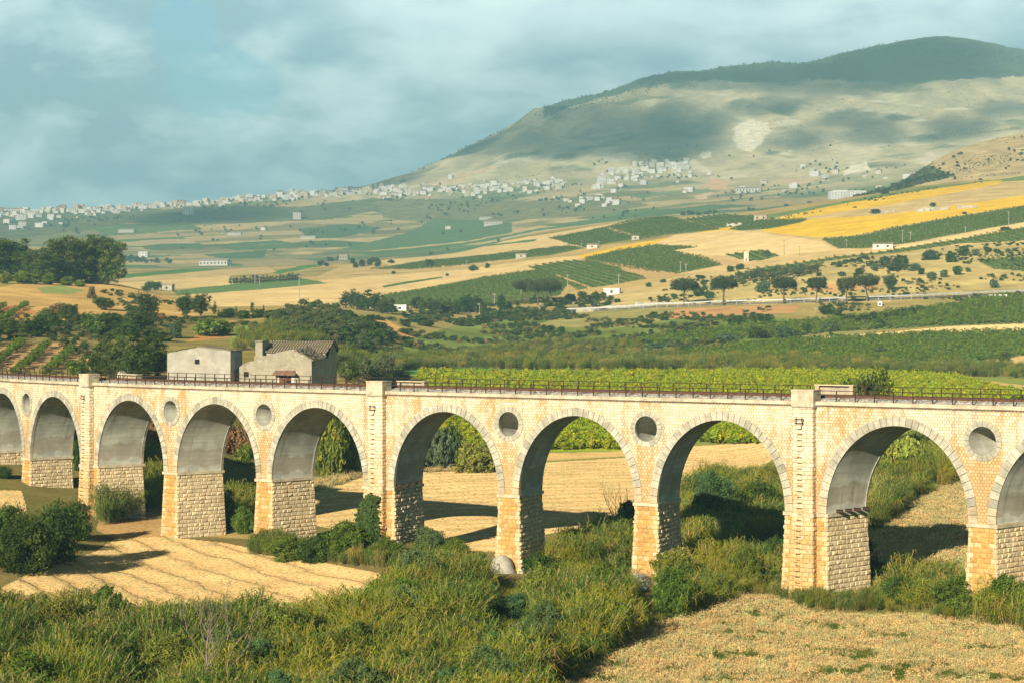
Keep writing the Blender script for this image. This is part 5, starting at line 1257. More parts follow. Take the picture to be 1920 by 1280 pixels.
# -- eucalyptus grove on the dry hump
for u, v, hp, wp, lb in ((-22,526,78,66,'eucalyptus partly cut off at the very edge of the hilltop grove'),(28,527,80,64,'pale-stemmed eucalyptus second from the outer edge of the hilltop grove'),(74,530,62,58,'shortest dark eucalyptus filling the dip in the hilltop grove'),
                        (112,530,86,56,'slim eucalyptus with a separate round top in the hilltop grove'),(143,531,84,50,'eucalyptus between the slim one and the largest in the hilltop grove'),(172,532,94,66,'tallest broad eucalyptus crown of the hilltop grove'),(203,534,86,56,'outermost eucalyptus overhanging the stubble, nearest the valley')):
    plant('eucalyptus', u, v, hp, lb, 'eucalyptus trees on the dry hilltop', wp, dmin=480, dmax=760)
for u, v, hp, wp in ((40,532,26,40),(125,536,18,36),(8,532,24,36),(90,534,22,34),(150,538,14,30),(60,533,20,40)): plant('lightbush', u, v, hp, 'green undergrowth bush at the feet of the hilltop eucalyptus trees', 'bushes under the eucalyptus trees', wp, dmin=450, dmax=760)
# -- umbrella pines by the road
for u, v, hp, wp, va, lb in ((1282,573,52,64,0,'first umbrella pine of the roadside row, broad, beside dark bushes'),(1356,573,56,62,0,'tallest dark umbrella pine, second in the roadside row'),(1469,570,52,58,0,'symmetrical umbrella pine standing alone mid-row by the road'),(1530,569,50,42,2,'slender umbrella pine with a bent trunk by the road'),
                        (1586,571,52,44,2,'leaning umbrella pine whose crown touches its neighbour'),(1628,565,52,54,1,'wide umbrella pine with trunk bent the other way by the road')):
    plant('umbrella_pine', u, v, hp, lb, 'umbrella pines along the valley road', wp, va, 0, dmin=550)
plant('round_pine', 1669, 545, 31, 'dense rounded dark tree at the end of the roadside pine row', None, 30, dmin=550)
for u, v, hp, wp, va, lb in ((988,566,42,50,1,'umbrella pine at the shaded end of the dark cluster'),(1008,572,47,54,0,'middle umbrella pine of the dark cluster'),(1036,571,46,48,1,'umbrella pine of the dark cluster leaning towards the white shed'),(1022,566,44,48,2,'hindmost umbrella pine of the dark cluster')):
    plant('umbrella_pine', u, v, hp, lb, 'clustered umbrella pines above the valley scrub', wp, va, 0, dmin=550)
# -- conifers and pines round the hidden white house
for i, (u, v, hp) in enumerate([(648,578,32),(662,580,36),(676,582,38),(690,584,40),(705,586,36),(718,588,34),(735,590,30),(780,583,26),(792,586,28),(806,585,27),(818,588,26),(830,588,28),(842,588,26),(856,590,28),(868,587,36),(880,586,34),(893,588,32),(905,590,28),(770,590,14),(758,596,12),(840,598,14),(815,598,12),(942,576,24)]):
    kd = ('conifer','round_pine','tree')[i % 3]
    plant(kd, u, v, hp, 'dark evergreen in the belt around the hidden white house', 'dark evergreens in the valley belt', hp*rv.uniform(.7, 1.0), dmin=520)
for i, (u, v, hp, wp) in enumerate([(948,585,22,34),(975,588,16,30),(1000,596,14,24),(1092,562,16,24),(1105,567,14,26),(1070,565,14,30),(1062,572,12,28),(1118,565,18,22),(1130,560,12,20),(1090,580,12,20),(930,600,18,40),(905,606,16,40),(870,612,16,36),(780,605,14,40),(800,612,14,40),(760,612,14,30),(1030,622,12,30),(1053,624,12,20),(1028,575,10,30),(1048,578,12,26)]):
    plant('bush', u, v, hp, 'dark round bush in the valley scrub below the pine cluster', 'dark bushes in the valley scrub', wp, dmin=480)
# -- left hillside
for u, v, hp, wp, kd, lb in ((273,596,46,50,'round_pine','round dark pine on the dry hillside, outermost of the three'),(345,596,44,38,'round_pine','middle round pine of the three on the dry hillside'),(376,594,42,40,'round_pine','round pine of the three nearest the olive hill'),(253,592,22,40,'tree','low dark tree crown touching the outermost round pine')):
    plant(kd, u, v, hp, lb, 'round pines on the dry hillside' if kd == 'round_pine' else None, wp, dmin=350, dmax=800)
for u, v, hp in ((402,589,24),(443,592,18),(473,588,22),(494,588,16),(410,592,12)): plant('cypress' if u != 494 else 'conifer', u, v, hp, 'small dark cypress rising from the hedge before the stubble fields', 'cypresses in the hedge', dmin=350, dmax=800)
for u, v, hp, wp in ((425,596,16,40),(455,598,16,36),(430,590,12,30),(485,596,16,34),(505,592,12,26)): plant('bush', u, v, hp, 'bush of the dark hedge between the cypresses', 'hedge bushes between the cypresses', wp, dmin=350, dmax=800)
for i, (u, v, hp, wp, kd) in enumerate([(183,634,56,70,'tree'),(215,622,40,54,'tree'),(253,628,50,62,'tree'),(240,640,40,60,'tree'),(67,632,44,70,'tree'),(20,628,38,60,'tree'),(100,620,34,50,'tree'),(-20,640,40,60,'tree'),(130,598,34,44,'tree'),(197,582,28,44,'tree'),(90,606,30,50,'tree'),(150,606,20,40,'tree'),(268,618,40,50,'tree'),(290,640,30,50,'tree'),
                        (190,704,66,66,'tree'),(232,708,82,76,'tree'),(272,708,72,70,'tree'),(297,706,56,50,'tree'),(208,708,60,60,'tree'),(252,712,60,64,'tree'),(285,690,66,60,'tree')]):
    lb = ('dark leafy tree in the thicket beside the pale barn','big dark trees beside the barn') if i >= 14 else ('dark spreading tree on the slope below the eucalyptus grove','dark trees below the grove')
    plant(kd, u, v, hp, lb[0], lb[1], wp, dmin=255, dmax=800)
for u, v, hp, wp, kd, lb in ((327,634,32,36,'bluebush','blue-green rounded bush alone on the bare path slope'),(387,630,36,70,'lightbush','broad olive-green bush in the middle of the dry hillside'),(420,628,30,50,'lightbush','olive-green bush tucked beside the broad one on the dry hillside'),(147,702,28,56,'lightbush','yellowish bush at the end of the vine rows'),
                        (310,640,24,40,'lightbush','pale reedy bush just uphill of the barn'),(300,600,14,20,'drybush','small brown shrub between the round pines'),(172,560,26,20,'drybush','purplish dry shrub on the brow of the hump'),(110,595,30,40,'drybush','grey-brown dry shrub near the upper vine rows')):
    plant(kd, u, v, hp, lb, None, wp, dmin=255, dmax=800)
# olive hill
oj = random.Random(4); HILL = [(498,600),(520,582),(560,572),(600,570),(650,586),(690,600),(735,620),(745,640),(690,650),(640,648),(600,630),(560,622),(520,612)]
cnt = 0
for vv in np.arange(574, 652, 7.5):
    for uu in np.arange(480, 750, 13):
        u = uu+oj.uniform(-4, 4)+(vv % 15)*.4; v = vv+oj.uniform(-2, 2)
        if bool(inpoly(np.array([u]), np.array([v]), HILL)[0]):
            dk = u > 640
            plant('olive' if not dk or oj.random() < .4 else 'bush', u, v+6, oj.uniform(15, 21), 'dark scrubby tree on the steep end of the olive hill' if dk else 'grey-green olive tree in the hillside orchard', 'scrub on the olive hill' if dk else 'olive trees in the hillside orchard', dmin=350, dmax=720); cnt += 1
for i, (u, v, hp, wp, kd) in enumerate([(655,716,46,50,'tree'),(690,718,44,56,'olive'),(720,714,46,56,'olive'),(745,718,30,40,'bush'),(675,700,40,50,'tree'),(640,700,40,46,'tree'),(785,724,14,60,'bush'),(715,690,24,40,'bush'),(760,720,20,30,'bush')]):
    plant(kd, u, v, hp, 'dense dark tree in the clump shaded by the stone farmhouse', 'trees beside the stone farmhouse', wp, dmin=262, dmax=600)
# cypress windbreak in the stubble
for u in np.arange(433, 562, 6.1): plant('cypress', u+rv.uniform(-1.5,1.5), 533-(u-430)*.055, rv.uniform(11, 16), 'short dark tree in the windbreak row across the stubble', 'windbreak trees across the stubble', rv.uniform(7, 10), dmin=700)
for u, v, hp, wp in ((280,543,18,24),(293,545,20,24),(273,546,12,20),(600,498,10,16),(612,500,9,12)): plant('tree', u, v, hp, 'small dark tree clustered by the little farm hut', 'trees by the farm hut', wp, dmin=600)
for u, v, hp, wp in ((680,500,14,20),(693,497,12,16),(708,500,18,16),(667,502,10,14),(700,492,10,16),(662,494,10,14),(738,514,6,12),(888,508,12,24),(914,503,10,14),(806,500,14,20),(838,518,6,8),(733,494,8,16),(620,490,8,20),(636,487,8,14)): plant('farshrub', u, v, hp, 'small round shrub dotting the pale valley fields', 'shrubs dotting the pale fields', wp, dmin=700)
# right-hand slope
for i, (u, v, hp, wp) in enumerate([(1744,488,22,40),(1781,492,20,26),(1746,523,16,22),(1804,480,20,26),(1829,480,14,16),(1850,474,14,14),(1864,540,20,22),(1795,516,18,22),(1770,520,16,20),(1727,515,14,16),(1573,501,10,18),(1635,497,8,14),(1579,518,10,20),(1612,515,12,22),(1387,506,14,20),(1369,510,12,18),(1438,481,14,16),(1314,523,8,24),(1243,530,8,14),(1216,538,8,16),(1660,500,22,32),(1690,502,24,40),(1715,508,16,30),(1675,508,16,40),(1640,505,14,20),(1870,476,10,14),(1889,474,10,12),(1605,520,10,14),(1815,510,10,14),(1535,518,8,14),(1430,548,26,36),(1310,556,20,30),(1330,560,18,24),(1240,565,8,20),(1265,560,10,16)]):
    plant('bush' if i % 2 else 'bluebush', u, v, hp, 'dark rounded bush on the dry slope above the road', 'bushes on the dry slope above the road', wp, dmin=600)
bj = random.Random(8)
for i in range(34):
    t = i/33; u = 1385+t*145; v = 531-t*20+bj.uniform(-8, 8)*(1-t*.6); plant('olive', u, v, bj.uniform(12, 18), 'olive tree in the dark band slanting up behind the umbrella pines', 'olive band behind the pines', bj.uniform(14, 20), dmin=600)
for u, v, hp, wp in ((1550,590,18,38),(1570,592,14,24),(1585,606,16,30),(1602,607,18,30),(1620,606,16,28),(1638,603,18,30),(1655,600,16,28),(1672,598,16,28),(1690,594,16,28),(1708,590,14,26),(1725,586,14,24),(1650,612,14,30),(1376,609,18,36),(1395,609,16,24),(1417,608,20,36),(1440,606,18,30)):
    plant('bush', u, v, hp, 'dark bush in the hedge crossing the lower vineyards', 'hedge bushes in the lower vineyards', wp, dmin=480)
for u, v, hp, wp in ((1421,634,22,50),(1470,634,26,44),(1495,634,16,20),(1511,624,18,24),(1556,620,20,36),(1360,640,18,50),(1230,657,18,46),(1248,648,14,16),(1646,668,22,36),(1632,670,12,20),(1392,666,16,10),(1860,684,14,18),(1885,676,16,30),(1800,690,12,30)):
    plant('bush' if u % 2 else 'bluebush', u, v, hp, 'round shrub standing in the green field above the reed belt', 'shrubs above the reed belt', wp, dmin=430)
for u, v, hp, wp in ((1750,388,8,18),(1640,401,9,26),(1603,390,3,10),(1885,433,8,26),(1808,402,5,12),(1295,403,8,20),(1310,404,7,14),(1280,404,8,12),(1325,402,6,12),(1650,358,8,26),(1680,352,10,30),(1705,345,10,30),(1725,338,8,24),(1660,364,6,20)):
    plant('farshrub', u, v, hp, 'dark scrub on the brow of the far fields', 'scrub on the far field brow', wp, dmin=900)
for i in range(34):
    u = bj.uniform(1690, 1960); v = bj.uniform(262, 340)
    if v > np.interp(u, [1690,1750,1800,1920,1960],[345,304,270,250,246])+6: plant('farshrub', u, v, bj.uniform(2.5, 6), 'low scrub bush spotting the rocky brown hill', 'scrub on the rocky hill', bj.uniform(5, 10), dmin=1700, dmax=2700)
# behind and around the arches
for u, v, hp, wp, kd, lb, g_, d_ in [(1600,890,215,130,'tree','big dark leafy tree rising behind the far parapet of the viaduct',None,(175,230)),(1560,890,190,90,'tree','dark tree pressed against the big one behind the far parapet',None,(175,230)),(1648,885,165,80,'tree','dark bush below the big tree seen through the last wide arch',None,(190,260)),
        (1700,905,95,90,'brightbush','light green bush seen through the arch nearest the round window',None,(190,300)),(1745,860,46,90,'bush','dark scrub high in the last wide arch',None,(230,330)),
        (820,880,90,70,'bluebush','grey-green olive-like bush behind the first skewed arch',None,(250,320)),(850,868,80,60,'bush','dark bush at the field edge seen through the first skewed arch',None,(250,340)),(890,885,60,80,'brightbush','yellow-green vine bush at the field edge behind the arch',None,(240,320)),(925,880,70,50,'brightbush','yellow-green bush touching the pier edge behind the arch',None,(240,320)),(795,872,90,50,'bush','dark bush behind the iron-studded pier',None,(250,340)),
        (620,890,120,70,'lightbush','reedy green bush on the bank behind the tall ivy pier',None,(235,300)),(655,880,110,60,'lightbush','second reedy bush on the bank behind the ivy pier',None,(235,300)),(600,880,110,50,'bush','dark bush on the bank beside the lit pier',None,(235,300)),
        (290,850,70,60,'drybush','rust-brown dry bush seen through a narrow arch',None,(205,260)),(440,850,60,60,'drybush','rust-brown dead bush behind the second lit arch',None,(205,260)),(455,870,40,40,'lightbush','green bush under the brown one behind the lit arch',None,(205,260)),(415,845,70,50,'drybush','tall brown scrub behind the vault edge',None,(205,260)),(470,820,60,40,'drybush','pale brown scrub higher on the bank',None,(215,270)),(143,890,60,20,'bush','dark bush in the sliver beside the pilaster',None,(210,260)),
        (1345,1000,120,130,'bluebush','large round dark willow bush beneath the wide middle arch',None,(140,220)),(1420,985,100,120,'bush','dark bush rising beside the tall pilaster pier',None,(150,230)),(1450,935,70,80,'lightbush','lighter bush at the field edge beside the tall pilaster pier',None,(150,260)),(1320,940,60,90,'lightbush','olive bush at the edge of the stubble under the wide arch',None,(160,260)),
        (1455,1075,80,70,'bush','dark bush shading the foot of the tall pilaster pier',None,(125,160))]:
    if kd in ('bush','lightbush','bluebush') and u > 1200 and v > 900: plant('nearbush', u, v, hp, lb, g_, wp, {'bush':2,'lightbush':1,'bluebush':3}[kd], dmin=d_[0], dmax=d_[1])
    else: plant(kd, u, v, hp, lb, g_, wp, dmin=d_[0], dmax=d_[1])
# near bushes on this side
for u, v, hp, wp, kd, lb in [(45,1075,120,150,'bush','big dark bramble bush at the picture edge beside the stubble'),(105,1055,128,140,'bush','largest dark bramble bush casting shade on the dirt path'),(140,1010,84,80,'bush','dark bramble bush nearest the narrow lit pilaster'),(20,1030,100,100,'bush','dark bramble behind the biggest bramble bush'),(-20,1060,120,110,'bush','bramble bush partly outside the view'),(5,895,26,50,'bush','small dark bush under the outermost arch'),
        (640,1050,80,130,'lightbush','grey-green sallow bush beside the ivy-clad pier'),(540,1048,50,110,'lightbush','low green thicket bush along the stubble edge'),(585,1055,60,80,'bush','dark low bush between thicket and sallow'),(490,1035,34,60,'lightbush','little green bush at the foot of a lit pier'),(720,1060,60,80,'lightbush','green bush below the iron-studded pier'),
        (810,1040,54,90,'bluebush','grey-green rounded bush in front of the iron-studded pier'),(850,1050,46,70,'lightbush','green bush between the first river piers'),
        (425,990,80,50,'lightbush','palm-like tufted bush between two lit piers'),(455,1000,56,60,'lightbush','spreading bush under the lit arch'),(390,1000,26,40,'drybush','rust-coloured weed clump at the foot of a lit pier'),(318,1000,16,24,'drybush','small brown weed at the pale pier corner'),
        (430,1278,96,150,'bluebush','blue-green shrub among the reeds behind the bare tree'),(250,1260,70,150,'bluebush','blue-green shrub low in the reed bed'),(600,1275,60,160,'bluebush','dark blue-green shrub in the corner of the reed bed'),(745,1290,70,150,'bluebush','bluish shrub at the bottom of the reed bed'),(960,1160,50,120,'bluebush','blue-green shrub in the middle of the river thicket')]:
    plant('nearbush' if kd != 'drybush' else kd, u, v, hp, lb, None, wp, {'bush':2,'lightbush':0,'bluebush':3,'drybush':0}[kd], dmin=98, dmax=215)
# fig at the pier
fg = crown_mesh('crown', [(0,0,1.7,1.0,1.0,1.0),(.6,.2,1.1,.7,.7,.6),(-.5,0,2.5,.5,.5,.6),(.1,0,2.9,.4,.4,.5),(-.2,.2,.9,.8,.8,.6)], 900, .2, [(.055,.10,.03),(.04,.08,.025)], 200, .4, 16)
o = empty('fig_tree'); link('trunk', trunk_mesh(1.6, .09, 201, 6, .05, 1.2), o); link('crown', fg, o); p = at(1628, 1096, 110); o.location = tuple(p); o.scale = (1.15, 1.15, 1.05); tag(o, 'young broad-leaved fig tree growing against the tallest pier', 'fig tree')
# ivy climbing the pilaster foot
pi_ = 5; c = (AC[pi_]+AH+AC[pi_+1]-AH)/2; rg_ = np.random.default_rng(6); n = 5200
hh = rg_.random(n)**.8; s_ = c-.25+rg_.normal(size=n)*(.34+.8*(1-hh)**1.6)+.25*np.sin(hh*7); z_ = -20+hh*5.6+rg_.normal(size=n)*.15
nn2 = -.75-(ZI-z_)*.05-rg_.random(n)**2*(.35+.5*(1-hh)); pv_ = BM(np.stack([s_, nn2, z_], -1))
nrm = np.stack([rg_.normal(size=n)*.6-.3, rg_.normal(size=n)*.5-1, rg_.normal(size=n)*.6+.3], -1); nrm /= np.linalg.norm(nrm, axis=1)[:, None]
t = np.cross(nrm, rg_.normal(size=(n, 3))); t /= np.linalg.norm(t, axis=1)[:, None]; b = np.cross(nrm, t); q = .12*rg_.uniform(.6, 1.4, n)[:, None]
V = np.stack([pv_-t*q, pv_+b*q*.8, pv_+t*q, pv_-b*q*.8], 1).reshape(-1, 3)
tag(link('ivy', mesh_np('ivy', V, np.arange(n*4).reshape(-1, 4), LEAF, col=np.repeat(np.array((.055,.085,.022))*rg_.uniform(.6, 1.5, n)[:, None], 4, 0))), 'dark green ivy climbing the foot of the pilaster pier', 'ivy')
# bare trees
def bare(u, v, hp, lb, seed, dmin, dmax, nm='bare_tree', lean=.05):
    r_ = random.Random(seed); mb = MB(); p = at(u, v, dmin, dmax); k = 1/px_m(p[1]); H = hp*k
    def br(q, d, L, r0, lv):
        P = [q]; d = np.array(d, float)
        for i in range(5): d = d+np.array([r_.uniform(-.2,.2), r_.uniform(-.2,.2), r_.uniform(-.05,.2)]); d /= np.linalg.norm(d); P.append(P[-1]+d*L/5)
        mb.tube(P, np.linspace(r0, r0*.3, 6), 5)
        if lv:
            for j in range(3 if lv > 1 else 4): br(P[r_.randint(2, 5)], d+np.array([r_.uniform(-.8,.8), r_.uniform(-.5,.5), r_.uniform(0,.4)]), L*r_.uniform(.4, .62), r0*.5, lv-1)
    for i in range(4): br(np.array([r_.uniform(-.15,.15), r_.uniform(-.1,.1), -.3]), (lean+(-.55,-.1,.15,.6)[i]*.6, r_.uniform(-.2,.2), 1), H*r_.uniform(.62, .8), .06, 3)
    o = mb.build(nm, DEADW, None, True); o.location = tuple(p); tag(o, lb, 'tree'); return o
bare(398, 1330, 215, 'pale leafless tree with forked stems among the reeds', 3, 98, 130)
bare(1165, 985, 75, 'grey dead thorn tree with bare twigs beside the river pier', 8, 140, 240, 'bare_tree', -.1)
plant('bush', 1175, 985, 50, 'dark thorny bush behind the dead twigs at the river pier', None, 50, dmin=145, dmax=240)

plant('nearbush', 700, 1140, 60, 'green bush at the stubble corner where the river thicket begins', None, 80, 0, dmin=95, dmax=160)
for u, v, hp, wp, kd in ((1690,1130,60,110,'bush'),(1800,1150,80,130,'lightbush'),(1880,1165,95,150,'lightbush'),(1930,1120,80,120,'bush'),(1760,1110,50,100,'bush')):
    plant('nearbush', u, v, hp, 'green bush on the reed bank before the last piers', 'bushes on the reed bank', wp, 0 if kd == 'lightbush' else 2, dmin=100, dmax=170)
# ================================================================== REEDS, STRAW, VINES: growth nobody could count
def proto(name, me):
    o = bpy.data.objects.new(name, me); return o
def scatter(name, pts, protos, scl, rot, pick, label=None, cat=None):
    c = bpy.data.collections.new(name+'_kinds')
    for q in protos: c.objects.link(q)
    pts = np.asarray(pts, np.float32)
    me = bpy.data.meshes.new(name); me.vertices.add(len(pts)); me.vertices.foreach_set('co', pts.ravel())
    for k, v in (('scl', scl), ('rot', rot)):
        a = me.attributes.new(k, 'FLOAT_VECTOR', 'POINT'); a.data.foreach_set('vector', np.asarray(v, np.float32).ravel())
    a = me.attributes.new('pick', 'INT', 'POINT'); a.data.foreach_set('value', np.asarray(pick, np.int32))
    me.update(); o = link(name, me)
    ng = bpy.data.node_groups.new(name+'_growth', 'GeometryNodeTree')
    ng.interface.new_socket('Geometry', in_out='INPUT', socket_type='NodeSocketGeometry'); ng.interface.new_socket('Geometry', in_out='OUTPUT', socket_type='NodeSocketGeometry')
    gi = ng.nodes.new('NodeGroupInput'); go = ng.nodes.new('NodeGroupOutput'); ip = ng.nodes.new('GeometryNodeInstanceOnPoints'); ci = ng.nodes.new('GeometryNodeCollectionInfo')
    ci.inputs['Collection'].default_value = c; ci.inputs['Separate Children'].default_value = True; ci.inputs['Reset Children'].default_value = True
    def na(nm, dt): n_ = ng.nodes.new('GeometryNodeInputNamedAttribute'); n_.data_type = dt; n_.inputs[0].default_value = nm; return n_.outputs[0]
    L = ng.links.new
    L(gi.outputs[0], ip.inputs['Points']); L(ci.outputs[0], ip.inputs['Instance']); ip.inputs['Pick Instance'].default_value = True
    L(na('pick', 'INT'), ip.inputs['Instance Index']); L(na('rot', 'FLOAT_VECTOR'), ip.inputs['Rotation']); L(na('scl', 'FLOAT_VECTOR'), ip.inputs['Scale']); L(ip.outputs[0], go.inputs[0])
    md = o.modifiers.new('growth', 'NODES'); md.node_group = ng
    return tag(o, label, cat, kind='stuff')
def blades(name, n, R, H, L, Wd, cols, seed, lean=.3, droop=.8, stems=True, mat=None, low=None, start=.25, per=12):
    """a clump of canes with arching leaves; low: colour of the old leaves near the foot"""
    r_ = np.random.default_rng(seed); V = []; F_ = []; C = []; nv = 0
    for i in range(n):
        a = r_.uniform(0, 6.28); q = R*math.sqrt(r_.random()); b0 = np.array([q*math.cos(a), q*math.sin(a), -.2]); h = H*r_.uniform(.7, 1.08)
        ld = np.array([math.cos(a)*.5+.35, math.sin(a)*.5-.15])*lean*r_.uniform(.3, 1.4)*h
        def pos(t): return b0+np.array([ld[0]*t*t, ld[1]*t*t, h*t*(1-.06*t)])
        if stems:
            ts = np.linspace(0, 1, 5); w = .022
            for j, t in enumerate(ts): p = pos(t); V += [p+[-w, 0, 0], p+[w, .0, 0]]; C += [np.array((.26,.22,.09))*r_.uniform(.7,1.2)]*2
            F_ += [(nv+2*j, nv+2*j+1, nv+2*j+3, nv+2*j+2) for j in range(4)]; nv += 10
        for j in range(per):
            t = start+(1-start)*(j+r_.random())/per; p = pos(t); az = r_.uniform(0, 6.28); d = np.array([math.cos(az)+.35, math.sin(az)-.1, 0]); d /= np.linalg.norm(d)
            l = L*r_.uniform(.6, 1.25)*(1-.3*max(0, t-.8)/.2); w = Wd*r_.uniform(.7, 1.3); sd = np.array([-d[1], d[0], 0]); up = r_.uniform(.35, 1.0)
            tilt = sd*math.cos(.6)+np.array([0, 0, math.sin(.6)])*r_.choice([-1, 1])
            m1 = p+d*l*.5+np.array([0, 0, l*.5*up]); m2 = p+d*l*.95+np.array([0, 0, l*(.5*up-.5*droop*r_.uniform(.5, 1.3))])
            cbase = np.array(cols[r_.integers(len(cols))])*r_.uniform(.72, 1.28)
            if low is not None and t < .5 and r_.random() < .8*(1-t*1.6): cbase = np.array(low)*r_.uniform(.6, 1.2)
            V += [p-sd*w*.3, p+sd*w*.3, m1-tilt*w*.5, m1+tilt*w*.5, m2]; C += [cbase]*5
            F_ += [(nv, nv+1, nv+3, nv+2), (nv+2, nv+3, nv+4, nv+4)]; nv += 5
    F4 = np.array([f for f in F_ if len(set(f)) == 4]); F3 = np.array([f[:3] for f in F_ if len(set(f)) == 3])
    return mesh_np(name, V, [F4]+([F3] if len(F3) else []), mat or LEAF, col=np.clip(np.array(C), .004, .7))
RY = [(.20,.20,.016),(.165,.185,.016),(.23,.215,.022),(.13,.165,.016)]; RG = [(.075,.115,.018),(.09,.13,.02),(.06,.10,.02)]; RB = [(.06,.10,.035),(.07,.105,.04)]; RD = [(.30,.225,.10),(.25,.18,.08)]
def reed(i, cols, low=None, H=3.3): return proto('reed_clump_%d' % i, blades('reed', 20, .8, H, 1.0, .05, cols, i, .42, 1.15, True, None, low, .22, 18))
REED = [reed(1, RY, (.20,.14,.05)), reed(2, RY+RG, (.18,.13,.045)), reed(3, RG, (.12,.11,.03)), reed(4, RB+RG, None, 3.0), reed(5, RY+RD, (.28,.20,.09))]
SR = np.random.default_rng(12)
def world_poly(P, dmin=60., dmax=9000.): return np.array([at(u, v, dmin, dmax)[:2] for u, v in P])
def fill(P, spacing, dmin=60., dmax=9000., jit=.5, ang=0., row=None):
    W = world_poly(P, dmin, dmax); lo, hi = W.min(0), W.max(0)
    if row is None:
        X_, Y_ = np.meshgrid(np.arange(lo[0], hi[0], spacing), np.arange(lo[1], hi[1], spacing)); q = np.stack([X_.ravel(), Y_.ravel()], -1)+SR.uniform(-jit, jit, (X_.size, 2))*spacing
    else:
        c_ = (lo+hi)/2; R2 = np.linalg.norm(hi-lo)/2; A_, B_ = np.meshgrid(np.arange(-R2, R2, row), np.arange(-R2, R2, spacing)); A_ = A_.ravel(); B_ = B_.ravel()+SR.uniform(-.5, .5, A_.size)*spacing; A_ = A_+SR.uniform(-jit, jit, A_.size)*row
        ca, sa = math.cos(rad(ang)), math.sin(rad(ang)); q = np.stack([c_[0]+A_*ca-B_*sa, c_[1]+A_*sa+B_*ca], -1)
    m = inpoly(q[:, 0], q[:, 1], W); q = q[m]; return np.concatenate([q, ground(q[:, 0], q[:, 1])[:, None]], 1)
def rots(n, tilt=.12): return np.stack([SR.normal(size=n)*tilt, SR.normal(size=n)*tilt, SR.uniform(-.9, .9, n)], -1)
def rots_any(n, tilt=.12): return np.stack([SR.normal(size=n)*tilt, SR.normal(size=n)*tilt, SR.uniform(0, 6.28, n)], -1)
def scl(n, a, b, zs=1.0): s_ = SR.uniform(a, b, n); return np.stack([s_, s_, s_*zs*SR.uniform(.85, 1.15, n)], -1)
def reeds(name, polys, spacing, s0, s1, mixp, label, zs=1.0, dmin=60., dmax=9000., mounds=None, low=()):
    q = np.concatenate([fill(P, spacing, dmin, dmax) for P in polys])
    f = fbm(q[:, 0]/7, q[:, 1]/7, 91, 3); g_ = fbm(q[:, 0]/16, q[:, 1]/16, 95, 3)
    R_out = None
    if mounds:
        lo, hi = q[:, :2].min(0), q[:, :2].max(0); nm = int((hi-lo).prod()/mounds**2)
        mc = SR.uniform(lo, hi, (nm, 2)); mr = SR.uniform(.75, 1.5, nm)*mounds; mh = SR.uniform(.45, 1.15, nm); mt = SR.normal(size=nm)
        hb = np.full(len(q), .10); own = np.zeros(len(q), int); dx = np.zeros((len(q), 2))
        for i in range(nm):
            d_ = q[:, :2]-mc[i]; d2 = (d_**2).sum(1)/mr[i]**2; h_ = mh[i]*np.sqrt(np.clip(1-d2, 0, 1)); b_ = h_ > hb
            hb[b_] = h_[b_]; own[b_] = i; dx[b_] = d_[b_]/mr[i]
        keep = SR.random(len(q)) < np.clip(hb*2.6-.45, .02, 1); q, f, g_, hb, own, dx = q[keep], f[keep], g_[keep], hb[keep], own[keep], dx[keep]; n = len(q)
        cum = np.cumsum(np.array(mixp, float)/sum(mixp)); x = np.clip(.5+mt[own]*.30+g_*.3+SR.normal(size=n)*.10, 0, .999); pick = np.minimum(np.searchsorted(cum, x), 4)
        S = scl(n, s0, s1, zs); S[:, 2] *= np.clip(hb, .12, 1.2); S[:, :2] *= (.75+.25*hb)[:, None]
        for P in low:
            W = world_poly(P, dmin, dmax); m_ = inpoly(q[:, 0], q[:, 1], W); S[m_] *= .32
        ro = rots(n, .14); ro[:, 0] -= dx[:, 1]*.5; ro[:, 1] += dx[:, 0]*.5; ro[:, 2] *= .5
        return scatter(name, q, REED, S, ro, pick, label, 'reeds')
    keep = SR.random(len(q)) < np.clip(1.0+f*2.2, .12, 1); q, f, g_ = q[keep], f[keep], g_[keep]; n = len(q)
    cum = np.cumsum(np.array(mixp, float)/sum(mixp)); x = np.clip(.5+g_*.9+SR.normal(size=n)*.22, 0, .999); pick = np.minimum(np.searchsorted(cum, x), 4)
    S = scl(n, s0, s1, zs)*(1+.6*np.clip(f, -.6, .8))[:, None]
    return scatter(name, q, REED, S, rots(n), pick, label, 'reeds')
FORE = [(-300,1560),(-300,1165),(30,1160),(150,1170),(300,1180),(420,1186),(560,1196),(690,1190),(715,1140),(750,1110),(800,1085),(870,1092),(930,1100),(1000,1110),(1060,1100),(1130,1095),(1170,1120),(1215,1128),(1300,1100),(1360,1070),(1430,1040),(1478,1010),(1482,1085),(1440,1100),(1370,1118),(1290,1150),(1210,1185),(1130,1222),(1060,1262),(1010,1310),(990,1420),(960,1560)]
LOWR = ([(1160,1080),(1250,1078),(1290,1330),(1160,1330)],[(900,1050),(1000,1050),(1015,1240),(890,1240)])
reeds('reed_thicket', [FORE], .75, .65, 1.05, (2.6,3,3.4,1.6,.8), 'tall feathery yellow-green cane thicket filling the river bed in front of the viaduct', mounds=3.0, low=LOWR)
reeds('reed_thicket', [[(1030,1075),(1185,1062),(1190,1018),(1090,1020),(1030,1045)],[(1285,1075),(1480,985),(1480,925),(1400,935),(1300,975),(1285,1020)],[(1290,970),(1470,905),(1440,885),(1330,905),(1288,925)]], .8, .8, 1.15, (3,3,3,1.5,1), 'green cane thicket growing on through the middle arches', mounds=2.3, dmin=120, dmax=230)
reeds('reed_thicket', [[(1626,1010),(1700,950),(1790,905),(1780,850),(1690,850),(1626,920)]], 1.1, .6, .95, (2,3,3,2,1), 'green reeds on the bank behind the last wide arch', dmin=150, dmax=300)
